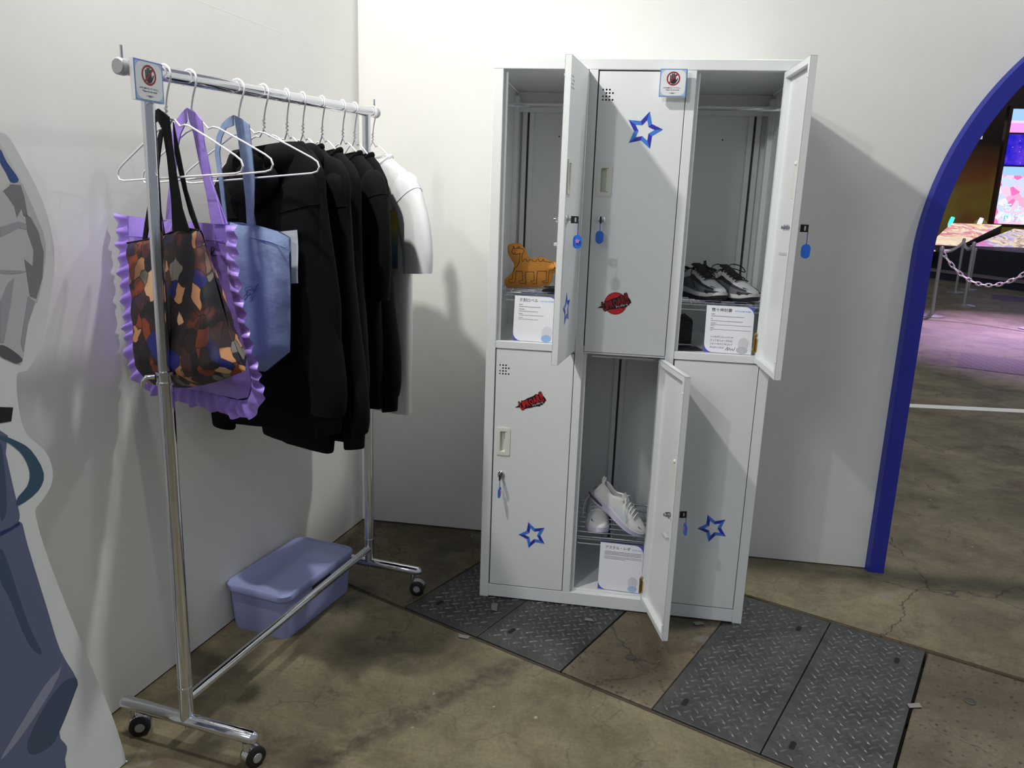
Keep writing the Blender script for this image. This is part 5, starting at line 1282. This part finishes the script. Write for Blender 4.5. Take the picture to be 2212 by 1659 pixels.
def flat_shoe_frame(s_, y_, z_, yaw):
    d = Vector((math.sin(yaw), -math.cos(yaw), 0)); return Fr(LKF(s_, y_, z_), d, Vector((-d.y, d.x, 0)), (0, 0, 1))
K = S(16, 17, 22)
MK = dict(split=0.45, out=mat('shoe_black_rubber', S(18, 19, 24), 0.5), mid=mat('shoe_white_foam', S(190, 192, 192), 0.5), upper=mat('shoe_pale_mesh', S(168, 172, 176), 0.7, bump=0.3, bscale=400), collar=mat('shoe_black_cloth', K, 0.8), tongue=mat('shoe_black_cloth', K, 0.8), lace=mat('shoe_black_cloth', K, 0.8), grey=mat('shoe_grey_suede', S(84, 88, 96), 0.8), black=mat('shoe_black_trim', S(20, 21, 28), 0.6), tick=mat('shoe_black_trim', S(20, 21, 28), 0.6))
BK = [('mudguard', 0.0, 0.34, -0.10, 0.134, 'grey'), ('trim_stripe', 0.33, 0.50, -0.10, 0.118, 'black'), ('heel_panel', 0.30, 0.62, -0.128, -0.07, 'black'), ('toe_bumper', 0.0, 0.20, 0.09, 0.1395, 'black')]
GS = 'black and grey sneakers'
make_shoe('running_shoe', 'black, grey and white sneaker half hidden by the locker divider', flat_shoe_frame(0.684, 0.20, SH_U + 0.0028, math.radians(29)), MK, 0.94, GS, True, BK)
make_shoe('running_shoe', 'black, grey and white sneaker with a loose lace loop, fully in view', flat_shoe_frame(0.776, 0.192, SH_U + 0.0028, math.radians(34)), MK, 0.94, GS, 'loop', BK)
MWt = dict(out=mat('shoe_lilac_rubber', S(206, 202, 226), 0.4), mid=mat('shoe_lilac_foam', S(216, 212, 234), 0.45), upper=mat('shoe_white_mesh', S(226, 228, 226), 0.7, bump=0.3, bscale=500), collar=mat('shoe_white_cloth', S(214, 216, 214), 0.7), tongue=mat('shoe_white_cloth', S(214, 216, 214), 0.7), lace=mat('shoe_white_lace', S(236, 238, 236), 0.6), tick=mat('tick_black', S(16, 16, 18), 0.4), panel=mat('shoe_pale_panel', S(206, 214, 220), 0.6), bubble=mat('shoe_air_unit', S(70, 72, 74), 0.15))
BW_ = [('side_panel', 0.05, 0.45, -0.03, 0.05, 'panel')]
GW = 'white sneakers in the lower middle compartment'
make_shoe('white_sneaker', 'white sneaker standing flat with its toe to the front', flat_shoe_frame(0.388, 0.205, SH_L + 0.0028, math.radians(6)), MWt, 0.93, GW, True, BW_)
Tp = on_y(1384, 1158, LY + 0.12); Hp = on_y(1279, 1068, LY + 0.16)
dx_ = (Tp - Hp).normalized(); up_ = Vector((0, -0.22, 1.0)); up_ = (up_ - dx_ * up_.dot(dx_)).normalized(); ly_ = up_.cross(dx_)
ws = make_shoe('white_sneaker', 'white sneaker leaning heel-up against the other one', Fr(Hp.lerp(Tp, 0.5), dx_, ly_, up_), MWt, (Tp - Hp).length / 0.275, GW, True, BW_)
m = MB(Fr(Hp.lerp(Tp, 0.5), dx_, ly_, up_)); m.tube([(-.125, -.027, .022), (-.11, -.033, .020), (-.085, -.0345, .018), (-.06, -.034, .016)], [0.003, 0.006, 0.006, 0.003], 10, squash=0.3); m.build('air_unit', MWt['bubble'], ws)

# ================================================================ other things on the shelves
ec = thing('eyeglass_case', 'open black eyeglass case half hidden by the upper left door', 'case', tuple(LKF(0.235, 0.10, SH_U + 0.0028)))
fr = Fr(LKF(0.235, 0.10, SH_U + 0.0028), (0.94, -0.34, 0), (0.34, 0.94, 0), (0, 0, 1))
rr = []
for k in range(17):
    x = -0.075 + 0.15 * k / 16; w_ = 0.030 * max(0.05, 1 - (x / 0.0755) ** 4) ** 0.5; h = 0.026 * max(0.08, 1 - (x / 0.0755) ** 4) ** 0.5
    rr.append([(x, w_ * math.cos(a), h * 0.5 + h * 0.5 * math.sin(a)) if math.sin(a) < 0.3 else (x, w_ * math.cos(a) * 0.86, h * (0.65 - 0.25 * (math.sin(a) - 0.3))) for a in [2 * math.pi * j / 20 for j in range(20)]])
m = MB(fr); m.rings(rr); m.build('case_shell', M_keyp, ec)
m = MB(fr); m.tube([(0.07 * math.cos(a), 0.027 * math.sin(a), 0.018) for a in [2 * math.pi * j / 28 for j in range(28)]], 0.0022, 6, loop=True); m.build('case_rim', mat('case_rim', S(46, 46, 50), 0.4), ec)
m = MB(LKF); m.box(0.218, 0.272, 0.20, 0.26, SH_U + 0.0028, SH_U + 0.062); b_ = m.build('small_carton', mat('olive_card', S(150, 144, 112), 0.7), bevel=0.002); tag(b_, 'small pale olive carton behind the orange cushion tail', 'carton')
bb = thing('display_box', 'upright black box on the floor of the upper right compartment', 'box', tuple(LKF(0.635, 0.15, 0.9122)))
m = MB(LKF); m.box(0.601, 0.664, 0.12, 0.19, 0.924, 1.0); m.build('box_body', M_keyp, bb, bevel=0.002)
m = MB(LKF); m.add([(0.601, 0.12, 1.0), (0.664, 0.12, 1.0), (0.664, 0.19, 1.0), (0.601, 0.19, 1.0), (0.620, 0.15, 1.016), (0.640, 0.19, 1.016)], [(0, 1, 5, 4), (1, 2, 5), (0, 4, 3), (3, 4, 5, 2)]); m.build('box_flap', mat('box_flap', S(26, 26, 30), 0.5), bb, smooth=0)
m = MB(LKF); m.box(0.600, 0.665, 0.118, 0.192, 0.9122, 0.924); m.build('white_band', mat('band_white', S(214, 216, 214), 0.5), bb, bevel=0.001)
fo_ = thing('flat_folder', 'dark grey folder lying flat in front of the black box', 'folder', tuple(LKF(0.65, 0.085, 0.9122)))
m = MB(Fr(LKF(0.618, 0.046, 0.9122), (0.97, 0.24, 0), (-0.24, 0.97, 0), (0, 0, 1))); m.box(0, 0.082, 0, 0.062, 0.0, 0.005); m.build('folder_cover', mat('folder_grey', S(46, 48, 50), 0.5), fo_, bevel=0.001)
m = MB(Fr(LKF(0.618, 0.046, 0.9122), (0.97, 0.24, 0), (-0.24, 0.97, 0), (0, 0, 1))); m.box(0.004, 0.060, 0.006, 0.056, 0.005, 0.009); m.build('folder_insert', mat('folder_dark', S(30, 32, 34), 0.4), fo_, bevel=0.001)
m = MB(LKF); m.box(0.070, 0.098, 0.060, 0.082, SH_U + 0.0026, SH_U + 0.0034); tag(m.build('price_label', mat('label_white', S(210, 212, 210), 0.5)), 'tiny white label on the wire shelf below the orange cushion', 'label')

# ================================================================ bits of tape on the floor
def tape(px, label, col=S(120, 122, 118)):
    m = MB(); m.prism([tuple(on_floor(u, v))[:2] for u, v in px], 0.0026, 0.0032); tag(m.build('tape_strip', mat('grey_tape', col, 0.45), smooth=0), label, 'tape', 'bits of tape on the floor')
tape([(992, 1371), (1016, 1376), (1010, 1382), (990, 1378)], 'short grey tape strip beside the joint of the two dark plates')
tape([(1062, 1304), (1075, 1305), (1073, 1322), (1061, 1319)], 'grey tape strip on the dark plate at the locker base')
tape([(1262, 1336), (1278, 1338), (1284, 1344), (1266, 1342)], 'faint tape strip on the dark plate near the open lower door')
tape([(1496, 1345), (1516, 1344), (1521, 1350), (1503, 1352)], 'faint tape strip on the concrete cover by the open lower door')
tape([(1959, 1522), (1985, 1520), (1992, 1530), (1964, 1531)], 'pale tape strip at the right edge of the grey plates', S(166, 164, 152))
